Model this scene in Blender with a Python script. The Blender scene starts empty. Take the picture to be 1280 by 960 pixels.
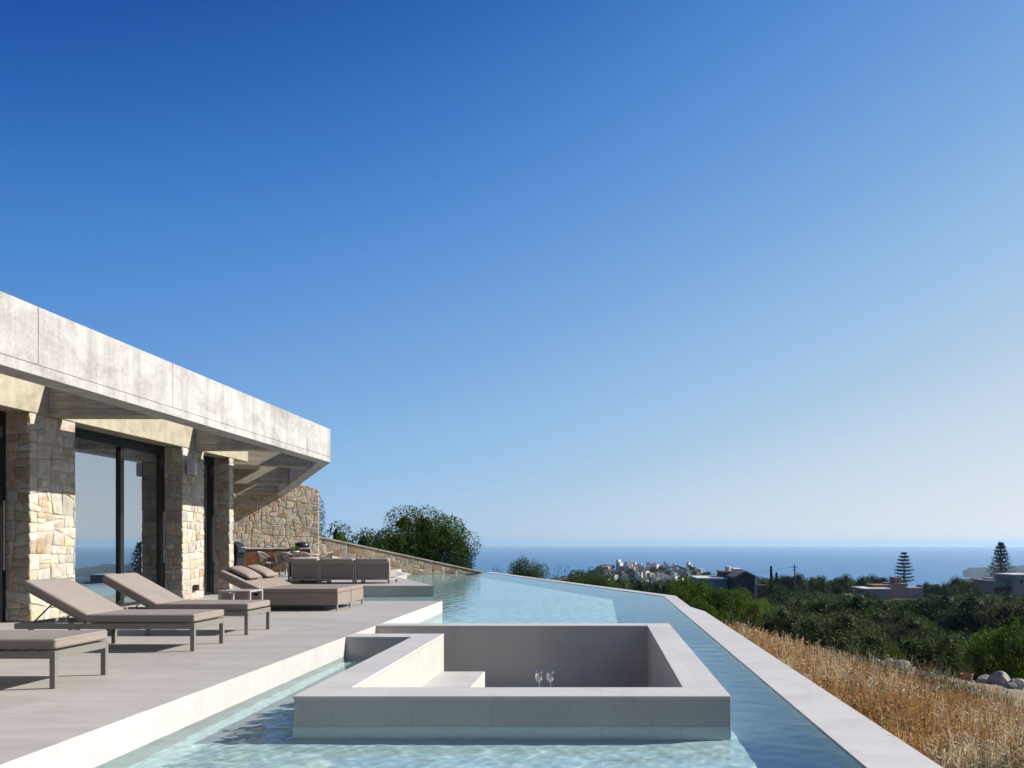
import bpy, bmesh, math, random
import numpy as np
from mathutils import Vector, Matrix, noise as mnoise
R = math.radians
E = 1.15                     # eye height above the terrace (terrace top is z = 0)
F = 960.0; CX = 750.0; HY = 678.0
rng = random.Random(7)
nrng = np.random.default_rng(7)
SC = bpy.context.scene
COL = SC.collection

# ------------------------------------------------------------ camera, sky, sun, exposure
cam = bpy.data.cameras.new('camera'); camo = bpy.data.objects.new('camera', cam); COL.objects.link(camo)
camo.location = (0, 0, E); camo.rotation_euler = (R(90), 0, 0)
cam.sensor_width = 36; cam.lens = 36 * F / 1280
cam.shift_x = -(CX - 640) / 1280; cam.shift_y = (HY - 480) / 1280
cam.clip_start = 0.05; cam.clip_end = 90000
SC.camera = camo
SUN_EL = 31.0; SUN_AZ = 12.0           # azimuth from +X towards +Y
w = bpy.data.worlds.new('World'); SC.world = w; w.use_nodes = True
nt = w.node_tree; nt.nodes.clear()
sky = nt.nodes.new('ShaderNodeTexSky'); sky.sky_type = 'NISHITA'; sky.sun_disc = False
sky.sun_elevation = R(SUN_EL); sky.sun_rotation = R(90 - SUN_AZ)
sky.altitude = 1500; sky.air_density = 0.5; sky.dust_density = 4.0; sky.ozone_density = 10.0
bg = nt.nodes.new('ShaderNodeBackground'); bg.inputs[1].default_value = 0.062
wo = nt.nodes.new('ShaderNodeOutputWorld')
dn = nt.nodes.new('ShaderNodeVectorMath'); dn.operation = 'SCALE'; dn.inputs['Scale'].default_value = 0.1
cu = nt.nodes.new('ShaderNodeRGBCurve')
up_ = nt.nodes.new('ShaderNodeVectorMath'); up_.operation = 'SCALE'; up_.inputs['Scale'].default_value = 10.0
for ci, pts_ in enumerate(([(0, 0), (.023, .018), (.031, .07), (.038, .105), (.05, .15), (.068, .205), (.085, .29), (.105, .41), (.13, .52), (.26, .68), (1, 1)],
                           [(0, 0), (.056, .115), (.08, .26), (.12, .38), (.15, .49), (.19, .57), (.234, .65), (.354, .73), (1, 1)],
                           [(0, 0), (.159, .43), (.22, .635), (.28, .68), (.33, .735), (.37, .775), (.5, .82), (1, 1)])):
    cv_ = cu.mapping.curves[ci]
    while len(cv_.points) < len(pts_): cv_.points.new(0.5, 0.5)
    for p_, q_ in zip(cv_.points, pts_): p_.location = q_; p_.handle_type = 'AUTO_CLAMPED'
cu.mapping.update()
nt.links.new(sky.outputs[0], dn.inputs[0]); nt.links.new(dn.outputs[0], cu.inputs['Color']); nt.links.new(cu.outputs[0], up_.inputs[0])
# clear-sky colour by height above the horizon and angle from the sun, blended with the sky model
_sd = (math.cos(R(SUN_EL)) * math.cos(R(SUN_AZ)), math.cos(R(SUN_EL)) * math.sin(R(SUN_AZ)), math.sin(R(SUN_EL)))
tc_ = nt.nodes.new('ShaderNodeTexCoord'); dp_ = nt.nodes.new('ShaderNodeVectorMath'); dp_.operation = 'DOT_PRODUCT'; dp_.inputs[1].default_value = _sd
sx_ = nt.nodes.new('ShaderNodeSeparateXYZ'); nt.links.new(tc_.outputs['Generated'], dp_.inputs[0]); nt.links.new(tc_.outputs['Generated'], sx_.inputs[0])
az_ = nt.nodes.new('ShaderNodeMath'); az_.operation = 'MAXIMUM'; az_.inputs[1].default_value = 0.0; nt.links.new(sx_.outputs[2], az_.inputs[0])
m1_ = nt.nodes.new('ShaderNodeMath'); m1_.operation = 'MULTIPLY_ADD'; m1_.inputs[1].default_value = 104.0 / 255; m1_.inputs[2].default_value = 179.8 / 255; nt.links.new(dp_.outputs['Value'], m1_.inputs[0])
m2_ = nt.nodes.new('ShaderNodeMath'); m2_.operation = 'MULTIPLY_ADD'; m2_.inputs[1].default_value = -288.0 / 255; nt.links.new(az_.outputs[0], m2_.inputs[0]); nt.links.new(m1_.outputs[0], m2_.inputs[2])
rp_ = nt.nodes.new('ShaderNodeValToRGB'); nt.links.new(m2_.outputs[0], rp_.inputs[0])
def _lin(c): return tuple((x / 255 / 12.92) if x / 255 < 0.04045 else ((x / 255 + 0.055) / 1.055) ** 2.4 for x in c)
_st = [(0, (26, 70, 150)), (33, (33, 82, 165)), (54, (52, 110, 186)), (76, (74, 133, 204)), (101, (101, 153, 217)), (129, (129, 173, 223)), (157, (157, 193, 231)), (180, (178, 204, 229)), (203, (202, 219, 235)), (225, (222, 229, 237)), (255, (255, 250, 244))]
while len(rp_.color_ramp.elements) < len(_st): rp_.color_ramp.elements.new(0.5)
for e_, (p_, c_) in zip(rp_.color_ramp.elements, _st): e_.position = p_ / 255; e_.color = (*_lin(c_), 1)
gs_ = nt.nodes.new('ShaderNodeVectorMath'); gs_.operation = 'SCALE'; gs_.inputs['Scale'].default_value = 10.0; nt.links.new(rp_.outputs[0], gs_.inputs[0])
mx_ = nt.nodes.new('ShaderNodeMix'); mx_.data_type = 'RGBA'; mx_.inputs[0].default_value = 0.8
nt.links.new(up_.outputs[0], mx_.inputs[6]); nt.links.new(gs_.outputs[0], mx_.inputs[7])
nt.links.new(mx_.outputs[2], bg.inputs[0]); nt.links.new(bg.outputs[0], wo.inputs[0])
sl = bpy.data.lights.new('sun', 'SUN'); sl.energy = 5.0; sl.angle = R(0.5); sl.color = (1.0, 0.945, 0.86)
so = bpy.data.objects.new('sun', sl); COL.objects.link(so)
sd = Vector((math.cos(R(SUN_EL)) * math.cos(R(SUN_AZ)), math.cos(R(SUN_EL)) * math.sin(R(SUN_AZ)), math.sin(R(SUN_EL))))
so.rotation_euler = sd.to_track_quat('Z', 'Y').to_euler(); so.location = (30, 8, 30)
SC.view_settings.view_transform = 'Standard'; SC.view_settings.look = 'None'
SC.view_settings.exposure = 0.69; SC.view_settings.gamma = 1.0; SC.view_settings.use_curve_mapping = False
cy = SC.cycles
cy.max_bounces = 8; cy.diffuse_bounces = 4; cy.glossy_bounces = 4; cy.transmission_bounces = 6
cy.transparent_max_bounces = 12; cy.volume_bounces = 0; cy.sample_clamp_indirect = 6
cy.use_denoising = True; cy.use_adaptive_sampling = True; cy.adaptive_threshold = 0.01
cy.caustics_reflective = False; cy.caustics_refractive = True
sl.cycles.is_caustics_light = True

# ------------------------------------------------------------ helpers
def P(x, y, Y):
    """a pixel of the photograph (1280x960) at depth Y -> world point"""
    return Vector(((x - CX) * Y / F, Y, E - (y - HY) * Y / F))
def tag(o, label=None, cat=None, group=None, kind=None):
    if label: o['label'] = label
    if cat: o['category'] = cat
    if group: o['group'] = group
    if kind: o['kind'] = kind
    return o
def empty(name, loc=(0, 0, 0), rz=0.0):
    o = bpy.data.objects.new(name, None); COL.objects.link(o)
    o.location = loc; o.rotation_euler = (0, 0, rz); o.empty_display_size = 0.2
    return o
def link(name, me, mat, parent=None):
    o = bpy.data.objects.new(name, me); COL.objects.link(o)
    if mat is not None and not me.materials: me.materials.append(mat)
    if parent is not None: o.parent = parent
    return o
def obj(name, bm, mat, parent=None, smooth=False):
    me = bpy.data.meshes.new(name)
    if smooth:
        for f in bm.faces: f.smooth = True
    bm.to_mesh(me); bm.free()
    if smooth and 'cushion' in name:
        for p in me.polygons: p.use_smooth = False
    o = link(name, me, mat, parent)
    if False:
        wm = o.modifiers.new('normals', 'WEIGHTED_NORMAL'); wm.mode = 'FACE_AREA'; wm.weight = 80
    return o
def copy_tree(o, parent=None):
    c = o.copy(); COL.objects.link(c); c.parent = parent
    for ch in list(o.children): copy_tree(ch, c)
    return c
def B(): return bmesh.new()
def box(bm, x0, x1, y0, y1, z0, z1, bev=0.0, seg=1, M=None):
    t = bmesh.new()
    bmesh.ops.create_cube(t, size=1)
    for v in t.verts:
        v.co = Vector(((x0 + x1) / 2 + v.co.x * (x1 - x0), (y0 + y1) / 2 + v.co.y * (y1 - y0), (z0 + z1) / 2 + v.co.z * (z1 - z0)))
    if bev > 0:
        bmesh.ops.bevel(t, geom=t.edges[:], offset=bev, segments=seg, affect='EDGES', profile=0.5)
    if M is not None:
        for v in t.verts: v.co = M @ v.co
    me = bpy.data.meshes.new('tmp'); t.to_mesh(me); t.free(); bm.from_mesh(me); bpy.data.meshes.remove(me)
    return bm
def prism(bm, pts, z0, z1, bev=0.0):
    """vertical prism from plan polygon (counter-clockwise)"""
    t = bmesh.new()
    a = [t.verts.new((p[0], p[1], z0)) for p in pts]; b = [t.verts.new((p[0], p[1], z1)) for p in pts]
    t.faces.new(list(reversed(a))); t.faces.new(b)
    n = len(pts)
    for i in range(n): t.faces.new((a[i], a[(i + 1) % n], b[(i + 1) % n], b[i]))
    bmesh.ops.recalc_face_normals(t, faces=t.faces[:])
    if bev > 0: bmesh.ops.bevel(t, geom=t.edges[:], offset=bev, segments=1, affect='EDGES')
    me = bpy.data.meshes.new('tmp'); t.to_mesh(me); t.free(); bm.from_mesh(me); bpy.data.meshes.remove(me)
    return bm
def tube(bm, pts, r, n=8, closed=False, caps=True):
    pts = [Vector(p) for p in pts]; m = len(pts); rings = []
    up = Vector((0.13, 0.27, 0.95)).normalized()
    for i, p in enumerate(pts):
        if closed: d = pts[(i + 1) % m] - pts[i - 1]
        else: d = (pts[min(i + 1, m - 1)] - pts[max(i - 1, 0)])
        d.normalize(); a = d.cross(up)
        if a.length < 1e-4: a = d.cross(Vector((1, 0, 0)))
        a.normalize(); b = d.cross(a)
        rr = r[i] if isinstance(r, (list, tuple)) else r
        rings.append([bm.verts.new(p + a * math.cos(2 * math.pi * k / n) * rr + b * math.sin(2 * math.pi * k / n) * rr) for k in range(n)])
    for i in range(m if closed else m - 1):
        A = rings[i]; C = rings[(i + 1) % m]
        for k in range(n):
            bm.faces.new((A[k], A[(k + 1) % n], C[(k + 1) % n], C[k]))
    if not closed and caps:
        bm.faces.new(list(reversed(rings[0]))); bm.faces.new(rings[-1])
    return bm
def lathe(bm, prof, n=24, c=(0, 0, 0)):
    rings = []
    for (r, z) in prof:
        rings.append([bm.verts.new((c[0] + r * math.cos(2 * math.pi * k / n), c[1] + r * math.sin(2 * math.pi * k / n), c[2] + z)) for k in range(n)] if r > 1e-5 else [bm.verts.new((c[0], c[1], c[2] + z))])
    for A, C in zip(rings, rings[1:]):
        for k in range(n):
            k2 = (k + 1) % n
            if len(A) == 1 and len(C) == 1: continue
            if len(A) == 1: bm.faces.new((A[0], C[k2], C[k]))
            elif len(C) == 1: bm.faces.new((A[k], A[k2], C[0]))
            else: bm.faces.new((A[k], A[k2], C[k2], C[k]))
    return bm
def fast_mesh(name, V, quads, col=None, smooth=False):
    """numpy arrays -> mesh; col is one rgb per face"""
    me = bpy.data.meshes.new(name)
    V = np.asarray(V, dtype=np.float32); Q = np.asarray(quads, dtype=np.int32)
    k = Q.shape[1]
    me.vertices.add(len(V)); me.vertices.foreach_set('co', V.ravel())
    me.loops.add(Q.size); me.loops.foreach_set('vertex_index', Q.ravel())
    me.polygons.add(len(Q)); me.polygons.foreach_set('loop_start', np.arange(0, Q.size, k, dtype=np.int32))
    me.polygons.foreach_set('loop_total', np.full(len(Q), k, dtype=np.int32))
    if smooth: me.polygons.foreach_set('use_smooth', np.ones(len(Q), dtype=bool))
    me.update(calc_edges=True)
    if col is not None:
        a = me.attributes.new('tint', 'FLOAT_COLOR', 'FACE')
        c4 = np.ones((len(Q), 4), dtype=np.float32); c4[:, :3] = col
        a.data.foreach_set('color', c4.ravel())
    return me

# ------------------------------------------------------------ materials
def new_mat(name):
    m = bpy.data.materials.new(name); m.use_nodes = True
    n = m.node_tree; n.nodes.clear()
    out = n.nodes.new('ShaderNodeOutputMaterial')
    return m, n, out
def nd(n, t, **kw):
    x = n.nodes.new(t)
    for k, v in kw.items():
        if k.startswith('i_'):
            key = k[2:]
            key = int(key) if key.isdigit() else key.replace('_', ' ')
            x.inputs[key].default_value = v
        else: setattr(x, k, v)
    return x
def ramp(n, fac, stops):
    r = n.nodes.new('ShaderNodeValToRGB'); n.links.new(fac, r.inputs[0])
    while len(r.color_ramp.elements) < len(stops): r.color_ramp.elements.new(0.5)
    for e, (p, c) in zip(r.color_ramp.elements, stops):
        e.position = p; e.color = (c[0], c[1], c[2], 1)
    return r.outputs[0]
def mixc(n, fac, a, b, blend='MIX'):
    m = n.nodes.new('ShaderNodeMix'); m.data_type = 'RGBA'; m.blend_type = blend
    for s, v in ((m.inputs[0], fac), (m.inputs[6], a), (m.inputs[7], b)):
        if hasattr(v, 'links'): n.links.new(v, s)
        elif isinstance(v, (int, float)): s.default_value = v
        else: s.default_value = (v[0], v[1], v[2], 1)
    return m.outputs[2]
def coords(n, scale=(1, 1, 1), kind='geo', rot=(0, 0, 0)):
    if kind == 'geo':
        g = n.nodes.new('ShaderNodeNewGeometry'); src = g.outputs['Position']
    else:
        g = n.nodes.new('ShaderNodeTexCoord'); src = g.outputs['Object']
    m = n.nodes.new('ShaderNodeMapping'); m.inputs['Scale'].default_value = scale; m.inputs['Rotation'].default_value = rot
    n.links.new(src, m.inputs[0]); return m.outputs[0]
def noise(n, vec, scale, detail=4, rough=0.55, dist=0.0):
    x = nd(n, 'ShaderNodeTexNoise', i_Scale=scale, i_Detail=detail, i_Roughness=rough, i_Distortion=dist)
    if vec is not None: n.links.new(vec, x.inputs['Vector'])
    return x.outputs['Fac']
ALB = 0.64
def pbsdf(n, out, color, rough=0.6, spec=0.4, metal=0.0, bump=None, bs=0.3, bd=0.01, k=ALB):
    color = mixc(n, 1.0, color, (k, k, k), 'MULTIPLY') if hasattr(color, 'links') else tuple(x * k for x in color)
    p = n.nodes.new('ShaderNodeBsdfPrincipled')
    if hasattr(color, 'links'): n.links.new(color, p.inputs['Base Color'])
    else: p.inputs['Base Color'].default_value = (*color, 1)
    if hasattr(rough, 'links'): n.links.new(rough, p.inputs['Roughness'])
    else: p.inputs['Roughness'].default_value = rough
    p.inputs['Specular IOR Level'].default_value = spec; p.inputs['Metallic'].default_value = metal
    if bump is not None:
        b = nd(n, 'ShaderNodeBump', i_Strength=bs, i_Distance=bd); n.links.new(bump, b.inputs['Height'])
        n.links.new(b.outputs[0], p.inputs['Normal'])
    n.links.new(p.outputs[0], out.inputs[0]); return p
def simple(name, color, rough=0.5, spec=0.4, metal=0.0, nscale=20, var=0.12, bs=0.1):
    m, n, o = new_mat(name)
    f = noise(n, coords(n, kind='obj'), nscale, 3)
    a = tuple(c * (1 - var) for c in color); b = tuple(min(1, c * (1 + var)) for c in color)
    pbsdf(n, o, ramp(n, f, [(0.3, a), (0.7, b)]), rough, spec, metal, f, bs, 0.004)
    return m

def mat_tile(name, c1, c2, sx, sy, off=(0, 0), joint=0.006, streak=True, jdark=0.75, rough=0.55, plane='xy'):
    """large stone tiles with faint joints and soft veins"""
    m, n, o = new_mat(name)
    g = n.nodes.new('ShaderNodeNewGeometry')
    sep = n.nodes.new('ShaderNodeSeparateXYZ'); n.links.new(g.outputs['Position'], sep.inputs[0])
    ax = {'x': sep.outputs[0], 'y': sep.outputs[1], 'z': sep.outputs[2]}
    def joint_mask(src, size, offset):
        a = nd(n, 'ShaderNodeMath', operation='ADD', i_1=offset + 1000 * size); n.links.new(src, a.inputs[0])
        b = nd(n, 'ShaderNodeMath', operation='MODULO', i_1=size); n.links.new(a.outputs[0], b.inputs[0])
        c = nd(n, 'ShaderNodeMath', operation='LESS_THAN', i_1=joint); n.links.new(b.outputs[0], c.inputs[0])
        return c.outputs[0]
    j1 = joint_mask(ax[plane[0]], sx, off[0]); j2 = joint_mask(ax[plane[1]], sy, off[1])
    j = nd(n, 'ShaderNodeMath', operation='MAXIMUM'); n.links.new(j1, j.inputs[0]); n.links.new(j2, j.inputs[1])
    v = coords(n, (1, 1, 1))
    f1 = noise(n, coords(n, (0.5, 2.6, 1), rot=(0, 0, 0.25)), 1.6, 6, 0.6, 0.6)
    f2 = noise(n, v, 45, 3, 0.7)
    base = ramp(n, f1, [(0.3, c1), (0.72, c2)])
    base = mixc(n, 0.18, base, ramp(n, f2, [(0.3, tuple(x * 0.7 for x in c1)), (0.7, tuple(min(1, x * 1.15) for x in c2))]))
    def cell(src, size, offset):
        a = nd(n, 'ShaderNodeMath', operation='ADD', i_1=offset); n.links.new(src, a.inputs[0])
        b = nd(n, 'ShaderNodeMath', operation='DIVIDE', i_1=size); n.links.new(a.outputs[0], b.inputs[0])
        c = nd(n, 'ShaderNodeMath', operation='FLOOR'); n.links.new(b.outputs[0], c.inputs[0]); return c.outputs[0]
    cb = n.nodes.new('ShaderNodeCombineXYZ'); n.links.new(cell(ax[plane[0]], sx, off[0]), cb.inputs[0]); n.links.new(cell(ax[plane[1]], sy, off[1]), cb.inputs[1])
    wn = n.nodes.new('ShaderNodeTexWhiteNoise'); n.links.new(cb.outputs[0], wn.inputs['Vector'])
    base = mixc(n, 1.0, base, ramp(n, wn.outputs['Value'], [(0, (0.945, 0.945, 0.945)), (1, (1.04, 1.04, 1.03))]), 'MULTIPLY')
    spot = ramp(n, noise(n, coords(n), 0.9, 7, 0.72, 1.5), [(0.34, (0.91, 0.90, 0.89)), (0.48, (1, 1, 1))])
    base = mixc(n, 1.0, base, spot, 'MULTIPLY')
    dark = tuple(x * jdark for x in c1)
    col = mixc(n, j.outputs[0], base, dark)
    pbsdf(n, o, col, rough, 0.35, 0, f2, 0.06, 0.002)
    return m

def mat_concrete(name, c1, c2, boards=False, stain=0.5, bd=0.09):
    m, n, o = new_mat(name)
    v = coords(n)
    big = noise(n, coords(n, (0.9, 0.55, 1.6)), 1.1, 6, 0.62, 0.4)
    fine = noise(n, v, 26, 5, 0.7)
    pits = nd(n, 'ShaderNodeTexVoronoi', i_Scale=13.0); n.links.new(v, pits.inputs['Vector'])
    drip = noise(n, coords(n, (3.0, 3.0, 0.35)), 1.6, 5, 0.6)
    base = ramp(n, big, [(0.28, c1), (0.7, c2)])
    base = mixc(n, 0.35, base, ramp(n, fine, [(0.25, tuple(x * 0.72 for x in c1)), (0.75, tuple(min(1, x * 1.12) for x in c2))]))
    dr = ramp(n, drip, [(0.46, (1, 1, 1)), (0.66, (1 - 0.45 * stain, 1 - 0.47 * stain, 1 - 0.5 * stain))])
    base = mixc(n, 1.0, base, dr, 'MULTIPLY')
    pm = ramp(n, pits.outputs['Distance'], [(0.05, (0.55, 0.55, 0.55)), (0.10, (1, 1, 1))])
    base = mixc(n, 0.8, base, pm, 'MULTIPLY')
    blot = ramp(n, noise(n, coords(n, (0.7, 0.7, 0.9)), 2.6, 7, 0.68, 1.2), [(0.36, (0.80, 0.79, 0.78)), (0.5, (0.97, 0.97, 0.97)), (0.66, (1.12, 1.12, 1.12))])
    base = mixc(n, 1.0, base, blot, 'MULTIPLY')
    h = fine
    if boards:
        sep = n.nodes.new('ShaderNodeSeparateXYZ'); n.links.new(v, sep.inputs[0])
        mul = nd(n, 'ShaderNodeMath', operation='DIVIDE', i_1=bd); n.links.new(sep.outputs[2], mul.inputs[0])
        fl = nd(n, 'ShaderNodeMath', operation='FLOOR'); n.links.new(mul.outputs[0], fl.inputs[0])
        wn = nd(n, 'ShaderNodeTexWhiteNoise', noise_dimensions='1D'); n.links.new(fl.outputs[0], wn.inputs['W'])
        tone = ramp(n, wn.outputs['Value'], [(0.0, (0.58, 0.55, 0.52)), (1.0, (1.05, 1.03, 1.0))])
        base = mixc(n, 1.0, base, tone, 'MULTIPLY')
        fr = nd(n, 'ShaderNodeMath', operation='FRACT'); n.links.new(mul.outputs[0], fr.inputs[0])
        lt = nd(n, 'ShaderNodeMath', operation='LESS_THAN', i_1=0.15); n.links.new(fr.outputs[0], lt.inputs[0])
        base = mixc(n, lt.outputs[0], base, tuple(x * 0.45 for x in c1))
        grain = noise(n, coords(n, (1.2, 1.2, 30)), 2.0, 5, 0.7)
        base = mixc(n, 0.5, base, ramp(n, grain, [(0.3, tuple(x * 0.6 for x in c1)), (0.7, c2)]))
    pbsdf(n, o, base, 0.8, 0.2, 0, h, 0.35, 0.006)
    return m

def mat_stone(name, gain=1.0):
    m, n, o = new_mat(name)
    at = nd(n, 'ShaderNodeAttribute', attribute_name='tint')
    v = coords(n)
    f = noise(n, v, 9, 7, 0.7, 0.3); f2 = noise(n, v, 55, 4, 0.7)
    s = ramp(n, f, [(0.3, (0.66, 0.60, 0.52)), (0.5, (0.95, 0.93, 0.9)), (0.75, (1.12, 1.1, 1.06))])
    c = mixc(n, 1.0, at.outputs['Color'], s, 'MULTIPLY')
    rust = ramp(n, noise(n, v, 3.3, 4, 0.6), [(0.56, (1, 1, 1)), (0.72, (1.0, 0.78, 0.55))])
    c = mixc(n, 1.0, c, rust, 'MULTIPLY')
    c = mixc(n, 1.0, c, ramp(n, f2, [(0.3, (0.82 * gain,) * 3), (0.7, (1.1 * gain,) * 3)]), 'MULTIPLY')
    add = nd(n, 'ShaderNodeMath', operation='ADD'); n.links.new(f, add.inputs[0]); n.links.new(f2, add.inputs[1])
    pbsdf(n, o, c, 0.85, 0.2, 0, add.outputs[0], 0.6, 0.012)
    return m

def mat_leaf(name, c, trans=0.35, rnd=0.35):
    m, n, o = new_mat(name)
    at = nd(n, 'ShaderNodeAttribute', attribute_name='tint')
    oi = n.nodes.new('ShaderNodeObjectInfo')
    base = mixc(n, 1.0, at.outputs['Color'], c, 'MULTIPLY')
    ra = ramp(n, oi.outputs['Random'], [(0.0, (1 - rnd, 1 - rnd * 0.8, 1 - rnd)), (0.5, (1.0, 0.98, 0.9)), (1.0, (1 + rnd, 1 + rnd * 0.8, 1 + rnd * 0.4))])
    base = mixc(n, 1.0, base, ra, 'MULTIPLY')
    d = nd(n, 'ShaderNodeBsdfPrincipled', i_Roughness=0.65); d.inputs['Specular IOR Level'].default_value = 0.08
    t = n.nodes.new('ShaderNodeBsdfTranslucent')
    base = mixc(n, 1.0, base, (0.85, 0.85, 0.85), 'MULTIPLY'); n.links.new(base, d.inputs['Base Color']); n.links.new(base, t.inputs[0])
    mx = nd(n, 'ShaderNodeMixShader', i_0=trans); n.links.new(d.outputs[0], mx.inputs[1]); n.links.new(t.outputs[0], mx.inputs[2])
    n.links.new(mx.outputs[0], o.inputs[0]); return m

M = {}
M['deck'] = mat_tile('deck_tile', (0.53, 0.485, 0.435), (0.685, 0.635, 0.575), 1.2, 1.2, (0.5, 0.3), 0.004, jdark=0.82)
M['edge'] = mat_tile('edge_tile', (0.70, 0.675, 0.64), (0.80, 0.775, 0.74), 0.9, 1.2, (0.28, 0.35), 0.004, plane='xz', jdark=0.72)
M['coping'] = mat_tile('coping_tile', (0.70, 0.665, 0.615), (0.82, 0.785, 0.735), 0.8, 1.2, (0, 0.4), 0.004, jdark=0.85)
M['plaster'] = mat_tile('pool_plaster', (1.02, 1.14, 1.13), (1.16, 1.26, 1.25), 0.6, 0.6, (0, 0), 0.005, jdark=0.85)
M['tub'] = mat_tile('tub_tile', (0.62, 0.605, 0.55), (0.72, 0.70, 0.64), 0.593, 30, (2.0, 3), 0.004, plane='xz', jdark=0.82)
M['conc'] = mat_concrete('fascia_concrete', (0.47, 0.455, 0.435), (0.78, 0.76, 0.735), stain=0.5)
M['board'] = mat_concrete('board_concrete', (0.44, 0.385, 0.30), (0.86, 0.78, 0.64), boards=True, stain=0.9, bd=0.125)
M['header'] = mat_concrete('header_concrete', (0.50, 0.44, 0.32), (0.66, 0.60, 0.46), stain=0.25)
M['stone'] = mat_stone('stone')
M['mortar'] = simple('mortar', (0.66, 0.59, 0.47), 0.9, 0.1, nscale=30, var=0.2, bs=0.4)
M['black'] = simple('black_frame', (0.012, 0.013, 0.015), 0.35, 0.5)
M['white'] = simple('white_paint', (0.78, 0.78, 0.76), 0.5)
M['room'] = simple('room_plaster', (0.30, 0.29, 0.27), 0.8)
M['metal'] = simple('taupe_metal', (0.27, 0.255, 0.225), 0.4, 0.6, nscale=40, var=0.06)
def fabric(name, c):
    m, n, o = new_mat(name)
    f = noise(n, coords(n, kind='obj'), 260, 2); w1 = noise(n, coords(n), 3.0, 3, 0.5, 0.5)
    col = ramp(n, f, [(0.3, tuple(x * 0.90 for x in c)), (0.7, tuple(x * 1.1 for x in c))])
    col = mixc(n, 1.0, col, ramp(n, w1, [(0.3, (0.93, 0.93, 0.93)), (0.7, (1.05, 1.04, 1.03))]), 'MULTIPLY')
    ad = nd(n, 'ShaderNodeMath', operation='MULTIPLY_ADD', i_1=14.0); n.links.new(w1, ad.inputs[0]); n.links.new(f, ad.inputs[2])
    pbsdf(n, o, col, 0.95, 0.15, 0, ad.outputs[0], 0.35, 0.002); return m
M['mattress'] = fabric('taupe_fabric', (0.385, 0.335, 0.30))
M['mattress2'] = fabric('daybed_fabric', (0.37, 0.31, 0.265))
M['sofa'] = simple('sofa_fabric', (0.44, 0.385, 0.35), 0.95, 0.15, nscale=200, var=0.10, bs=0.25)
M['sling'] = simple('sofa_sling', (0.36, 0.30, 0.27), 0.95, 0.15, nscale=200, var=0.10, bs=0.25)
M['light_metal'] = simple('light_metal', (0.52, 0.49, 0.44), 0.45, 0.4)
M['rope'] = simple('rope', (0.27, 0.235, 0.19), 0.9, 0.1)
M['curtain'] = simple('curtain', (0.62, 0.62, 0.60), 0.95, 0.1)
M['bark'] = simple('bark', (0.12, 0.09, 0.065), 0.9, 0.1, nscale=14, var=0.35, bs=0.6)
M['pot'] = simple('terracotta', (0.36, 0.12, 0.06), 0.8, 0.2, nscale=10, var=0.2)
M['rock'] = simple('rock', (0.50, 0.46, 0.40), 0.9, 0.15, nscale=2.5, var=0.4, bs=0.8)
M['corten'] = simple('rust_wood', (0.24, 0.10, 0.05), 0.6, 0.3, nscale=4, var=0.35)
M['olive'] = mat_leaf('olive_leaf', (0.064, 0.088, 0.040), 0.25, 0.45)
M['green'] = mat_leaf('green_leaf', (0.052, 0.096, 0.018), 0.32)
M['bright'] = mat_leaf('bright_leaf', (0.066, 0.118, 0.018), 0.38)
M['dark_green'] = mat_leaf('dark_leaf', (0.038, 0.070, 0.020), 0.28, 0.45)
M['pine'] = mat_leaf('pine_leaf', (0.025, 0.045, 0.034), 0.15)
M['dry'] = mat_leaf('dry_plant', (1, 1, 1), 0.3, 0.0)

# glass for doors: coated pane, strong mirror towards the sea
m, n, o = new_mat('door_glass')
gl = nd(n, 'ShaderNodeBsdfGlossy', i_Roughness=0.0); gl.inputs[0].default_value = (0.86, 0.95, 1.0, 1)
tr = n.nodes.new('ShaderNodeBsdfTransparent'); tr.inputs[0].default_value = (0.55, 0.6, 0.6, 1)
lw = nd(n, 'ShaderNodeLayerWeight', i_Blend=0.45)
mr = nd(n, 'ShaderNodeMapRange'); mr.inputs[3].default_value = 0.50; mr.inputs[4].default_value = 0.97; n.links.new(lw.outputs['Fresnel'], mr.inputs[0])
mx = n.nodes.new('ShaderNodeMixShader'); n.links.new(mr.outputs[0], mx.inputs[0]); n.links.new(tr.outputs[0], mx.inputs[1]); n.links.new(gl.outputs[0], mx.inputs[2])
n.links.new(mx.outputs[0], o.inputs[0]); M['glass'] = m
m, n, o = new_mat('wine_glass')
g = nd(n, 'ShaderNodeBsdfGlossy', i_Roughness=0.0)
t = n.nodes.new('ShaderNodeBsdfTransparent'); t.inputs[0].default_value = (0.93, 0.95, 0.95, 1)
lw = nd(n, 'ShaderNodeLayerWeight', i_Blend=0.5)
mr = nd(n, 'ShaderNodeMapRange'); mr.inputs[3].default_value = 0.10; mr.inputs[4].default_value = 1.0; n.links.new(lw.outputs['Facing'], mr.inputs[0])
mx = n.nodes.new('ShaderNodeMixShader'); n.links.new(mr.outputs[0], mx.inputs[0]); n.links.new(t.outputs[0], mx.inputs[1]); n.links.new(g.outputs[0], mx.inputs[2])
n.links.new(mx.outputs[0], o.inputs[0]); M['wine'] = m

# pool water: a real refracting surface
m, n, o = new_mat('pool_water')
g = nd(n, 'ShaderNodeBsdfGlass', i_Roughness=0.0, i_IOR=1.33); g.inputs[0].default_value = (0.85, 0.98, 0.985, 1)
n.links.new(g.outputs[0], o.inputs[0]); M['water'] = m

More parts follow.
